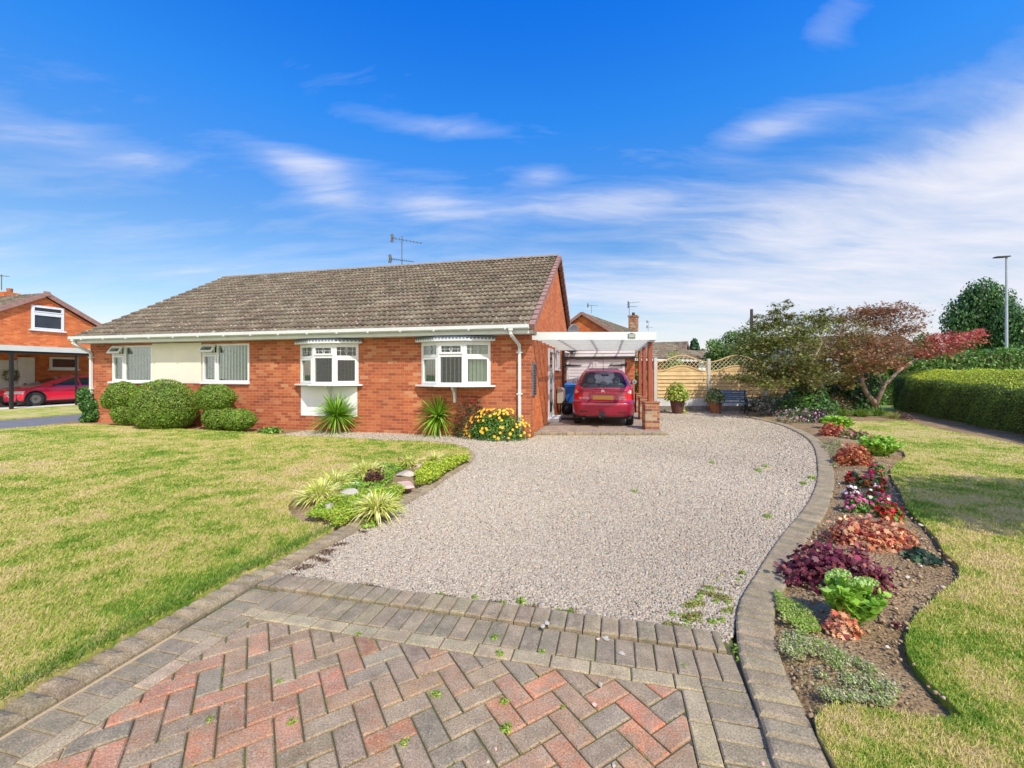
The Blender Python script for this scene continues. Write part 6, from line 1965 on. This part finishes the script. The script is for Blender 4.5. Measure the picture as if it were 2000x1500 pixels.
def seat(x, y, z, back=.5, w=.44, col='seat_grey'):
    m = MB(); m.prism([(y, z), (y + .12, z), (y + .02, z + back), (y - .10, z + back)], w, x - w / 2, 'x'); m.box(x - w / 2, x + w / 2, y + .1, y + .55, z - .02, z + .10)
    p = m.build('seat', col, PC, bevel=.03)
    MB().lathe([(.035, -.04), (.085, -.045), (.11, 0), (.085, .045), (.035, .04)], (x, y - .08, z + back + .09), 18, 'y').build('headrest', col, p, smooth=True)
for x in (-.36, .36): seat(x, 1.25, .62, .50)
seat(0, 1.30, .58, .40, .30)
for x in (-.36, .36): seat(x, 2.2, .55, .56)
MB().box(-.70, .70, .45, 3.1, .42, .60).build('cabin_floor', 'seat_grey', PC)
MB().box(-.72, .72, .40, 1.1, .98, 1.0).build('parcel_shelf', 'seat_grey', PC)
MB().box(-.62, .62, 2.9, 3.2, .9, 1.04).build('dashboard', 'seat_grey', PC)
MB().box(-.10, .14, 2.60, 2.63, 1.33, 1.39).build('rear_view_mirror', 'black_rubber', PC)

rk_ = [(.17, .80, .10, 3.95), (.28, .86, .03, 4.03), (.42, .875, .0, 4.06), (.58, .87, .0, 4.04), (.68, .86, .03, 3.97), (.76, .85, .06, 3.78), (.83, .83, .10, 3.45), (.87, .815, .13, 3.10), (.90, .80, .15, 2.98), (1.0, .75, .22, 2.72), (1.12, .68, .34, 2.40), (1.22, .62, .46, 2.12), (1.28, .55, .62, 1.9), (1.32, .45, .82, 1.7), (1.345, .32, 1.0, 1.5), (1.35, .2, 1.1, 1.4)]
def rcls(x, y, z, k):
    ax = abs(x)
    if k in 'st' or k in ('c1', 'c4', 'c2', 'c3'):
        for wy in (.72, 3.22):
            d2 = (y - wy) ** 2 + (z - .31) ** 2
            if d2 < .345 ** 2 and ax > .5: return None
            if d2 < .385 ** 2 and ax > .5: return 'archtrim' + ('R' if x > 0 else 'L') + ('a' if wy < 2 else 'b')
    if k in 'st' and .88 < z < 1.235:
        if .55 + (z - .88) * .5 < y < 1.55: return 'sideA' + ('R' if x > 0 else 'L')
        if 1.62 < y < 2.90 - (z - .88) * 2.1: return 'sideB' + ('R' if x > 0 else 'L')
    if k == 'f' and .88 < z < 1.25 and ax < .78: return 'screen'
    if k == 'r' and .86 < z < 1.2: return 'rearw'
    if k in ('f', 'c2', 'c3') and .56 < z < .67 and ax > .45: return 'headR' if x > 0 else 'headL'
    if k == 'f' and .24 < z < .50 and ax < .62: return 'grille'
    if z < .235: return 'sillp'
    return 'paint'
rm_ = {'paint': ('body', 'paint_red'), 'screen': ('windscreen', 'dark_pane'), 'rearw': ('rear_window', 'dark_pane'), 'sillp': ('sill_trim', 'black_rubber'), 'grille': ('grille', 'black_rubber'),
       'headR': ('headlight', 'lamp_clear'), 'headL': ('headlight', 'lamp_clear')}
for a in 'AB':
    for s in 'RL': rm_['side' + a + s] = ('side_window', 'dark_pane')
for a in 'ab':
    for s in 'RL': rm_['archtrim' + s + a] = ('arch_trim', 'black_rubber')
cp_ = FW(-25.55, 16.35)
RC, _ = car('bright red hatchback parked beside the neighbouring house', rk_, rcls, (cp_[0], cp_[1], .03), ROT + math.pi, rm_, [(s * .765, y, .31, .2) for s in (-1, 1) for y in (.72, 3.22)], nz=80)
for s in (-1, 1): MB().ball((s * .93, 2.62, .92), (.09, .06, .065), 10, 7).build('wing_mirror', 'black_rubber', RC, smooth=True)
MB().box(-.70, .70, .5, 2.7, .30, .86).build('cabin', 'seat_grey', RC)
for s in (-1, 1): MB().bar((s * .58, 3.98, .52), (s * .72, 3.93, .33), .02, .02).build('daylight_strip', 'upvc', RC)
gm_ = {k: (v[0], 'paint_grey' if v[1] == 'paint_red' else v[1]) for k, v in rm_.items()}
GC, _ = car('dark grey car roof just showing above the hedge at right', rk_, rcls, (20.6, 16.6, -.02), math.radians(-80), gm_, [(s * .765, y, .31, .2) for s in (-1, 1) for y in (.72, 3.22)], nz=60, zs=1.46)

# ================================================================== SKY, SUN, CAMERA
SUN_EL = math.radians(50); hx, hy = .47, -.883
sd_ = Vector((math.cos(SUN_EL) * hx, math.cos(SUN_EL) * hy, math.sin(SUN_EL)))
ld = bpy.data.lights.new('sun', 'SUN'); ld.energy = 4.0; ld.angle = math.radians(.6); ld.color = (1, .93, .80)
lo_ = bpy.data.objects.new('sun', ld); C.objects.link(lo_); lo_.rotation_euler = sd_.to_track_quat('Z', 'Y').to_euler(); lo_.location = (5, -5, 12)
W = NT('World', world=True); bpy.context.scene.world = W.m
sky = W.n('TexSky', sky_type='NISHITA', sun_disc=False, sun_elevation=SUN_EL, sun_rotation=math.atan2(hx, hy), air_density=1.0, dust_density=.6, ozone_density=2.5)
tc = W.n('TexCoord')
sx = W.n('SeparateXYZ', {0: (tc, 0)})
zc = W.math('MAXIMUM', (sx, 2), 0.0)
den = W.math('ADD', zc, .16)
u = W.math('DIVIDE', (sx, 0), den); v = W.math('DIVIDE', (sx, 1), den)
# deepen the blue with height as in the photograph
grade = W.ramp(zc, [(0.0, (1.5, 1.1, .95)), (.12, (1.0, 1.02, .98)), (.30, (.62, .98, 1.28)), (.50, (.22, 1.08, 1.95)), (.68, (.05, .88, 2.2))])
base = W.mix(1.0, (sky, 0), (grade, 0), 'MULTIPLY')
# cirrus: sheets of streaks on a high flat layer, drawn out along one wind direction
cv_ = W.n('CombineXYZ', {0: u, 1: v, 2: 0.0})
warp = W.noise((cv_, 0), .8, 3, .5)
wv = W.n('VectorMath', {0: (cv_, 0), 1: (W.n('VectorMath', {0: (warp, 1), 1: (.55, .45, 0)}, operation='MULTIPLY'), 0)}, operation='ADD')
mp = W.n('Mapping', {'Vector': (wv, 0), 'Rotation': (0, 0, math.radians(-24)), 'Scale': (.50, 1.35, 1)})
n1 = W.noise((mp, 0), 1.3, 10, .58, .15)
mp2 = W.n('Mapping', {'Vector': (wv, 0), 'Rotation': (0, 0, math.radians(-38)), 'Scale': (.9, 3.2, 1)})
n2 = W.noise((mp2, 0), 2.2, 10, .62, .25)
n3 = W.noise((wv, 0), .55, 4, .5)
def blob(px, py, sx_, sz_, amp):
    L = math.sqrt((px - 1000) ** 2 + (HZ - py) ** 2 + F0 ** 2); cx = (px - 1000) / L; cz = (HZ - py) / L
    a = W.math('POWER', W.math('MULTIPLY', W.math('SUBTRACT', (sx, 0), cx), 1 / sx_), 2.0)
    b = W.math('POWER', W.math('MULTIPLY', W.math('SUBTRACT', (sx, 2), cz), 1 / sz_), 2.0)
    return W.math('MULTIPLY', W.math('EXPONENT', W.math('MULTIPLY', W.math('ADD', a, b), -1.0)), amp)
side = W.math('MULTIPLY', (sx, 0), .05)
low = W.math('MULTIPLY', W.math('SUBTRACT', .36, zc), .46)
add = W.math('ADD', side, low)
for q in ((625, 355, .09, .045, .23), (560, 300, .09, .02, .12), (1500, 252, .09, .025, .17), (1750, 470, .40, .13, .16), (1400, 540, .4, .10, .08), (90, 250, .12, .035, .15), (1950, 300, .16, .05, .12), (1180, 400, .16, .03, .14), (1060, 340, .06, .02, .17), (650, 145, .20, .055, .11), (1250, 130, .12, .03, .12), (150, 150, .2, .06, .08), (1640, 20, .05, .05, .18), (1040, 40, .04, .02, .14), (620, 20, .06, .02, .12), (400, 60, .1, .03, .10), (870, 250, .20, .018, .14), (1150, 240, .30, .08, -.05), (860, 400, .10, .03, .13), (300, 500, .30, .05, .04)):
    add = W.math('ADD', add, blob(*q))
dens = W.math('ADD', W.math('ADD', W.math('MULTIPLY', (n1, 0), .50), W.math('MULTIPLY', (n2, 0), .34)), W.math('ADD', W.math('MULTIPLY', (n3, 0), .16), add))
back = W.math('MULTIPLY', W.math('SUBTRACT', .15, (sx, 1)), .9, True)  # brighter unseen cloud added behind the camera and overhead to fill the shade
over = W.math('MULTIPLY', W.math('SUBTRACT', (sx, 2), .78), 2.0, True)
bo = W.math('MAXIMUM', back, over)
dens = W.math('ADD', dens, W.math('MULTIPLY', bo, .55))
cm = W.ramp(dens, [(.50, 0.0), (.60, .17), (.72, .58), (.86, .95)])
ccol = W.mix(bo, (6.1, 6.1, 6.7), (10.5, 9.9, 8.8))
cl2 = W.mix((cm, 0), base, ccol)
bg = W.n('Background', {'Color': cl2, 'Strength': .12})
wo = W.n('OutputWorld'); W.link(bg, wo)

sc = bpy.context.scene
cd = bpy.data.cameras.new('camera'); cam = bpy.data.objects.new('camera', cd); C.objects.link(cam)
cam.location = (0, 0, CH); cam.rotation_euler = (math.radians(90), 0, 0)
cd.sensor_width = 36; cd.lens = F0 / 2000 * 36; cd.shift_y = -(750 - HZ) / 2000; cd.clip_start = .05; cd.clip_end = 2000
sc.camera = cam
sc.view_settings.view_transform = 'Standard'; sc.view_settings.look = 'None'; sc.view_settings.exposure = .30; sc.view_settings.gamma = 1
sc.cycles.max_bounces = 6; sc.cycles.transparent_max_bounces = 12; sc.cycles.diffuse_bounces = 3
sc.cycles.use_denoising = True
sc.render.resolution_x = 1024; sc.render.resolution_y = 768
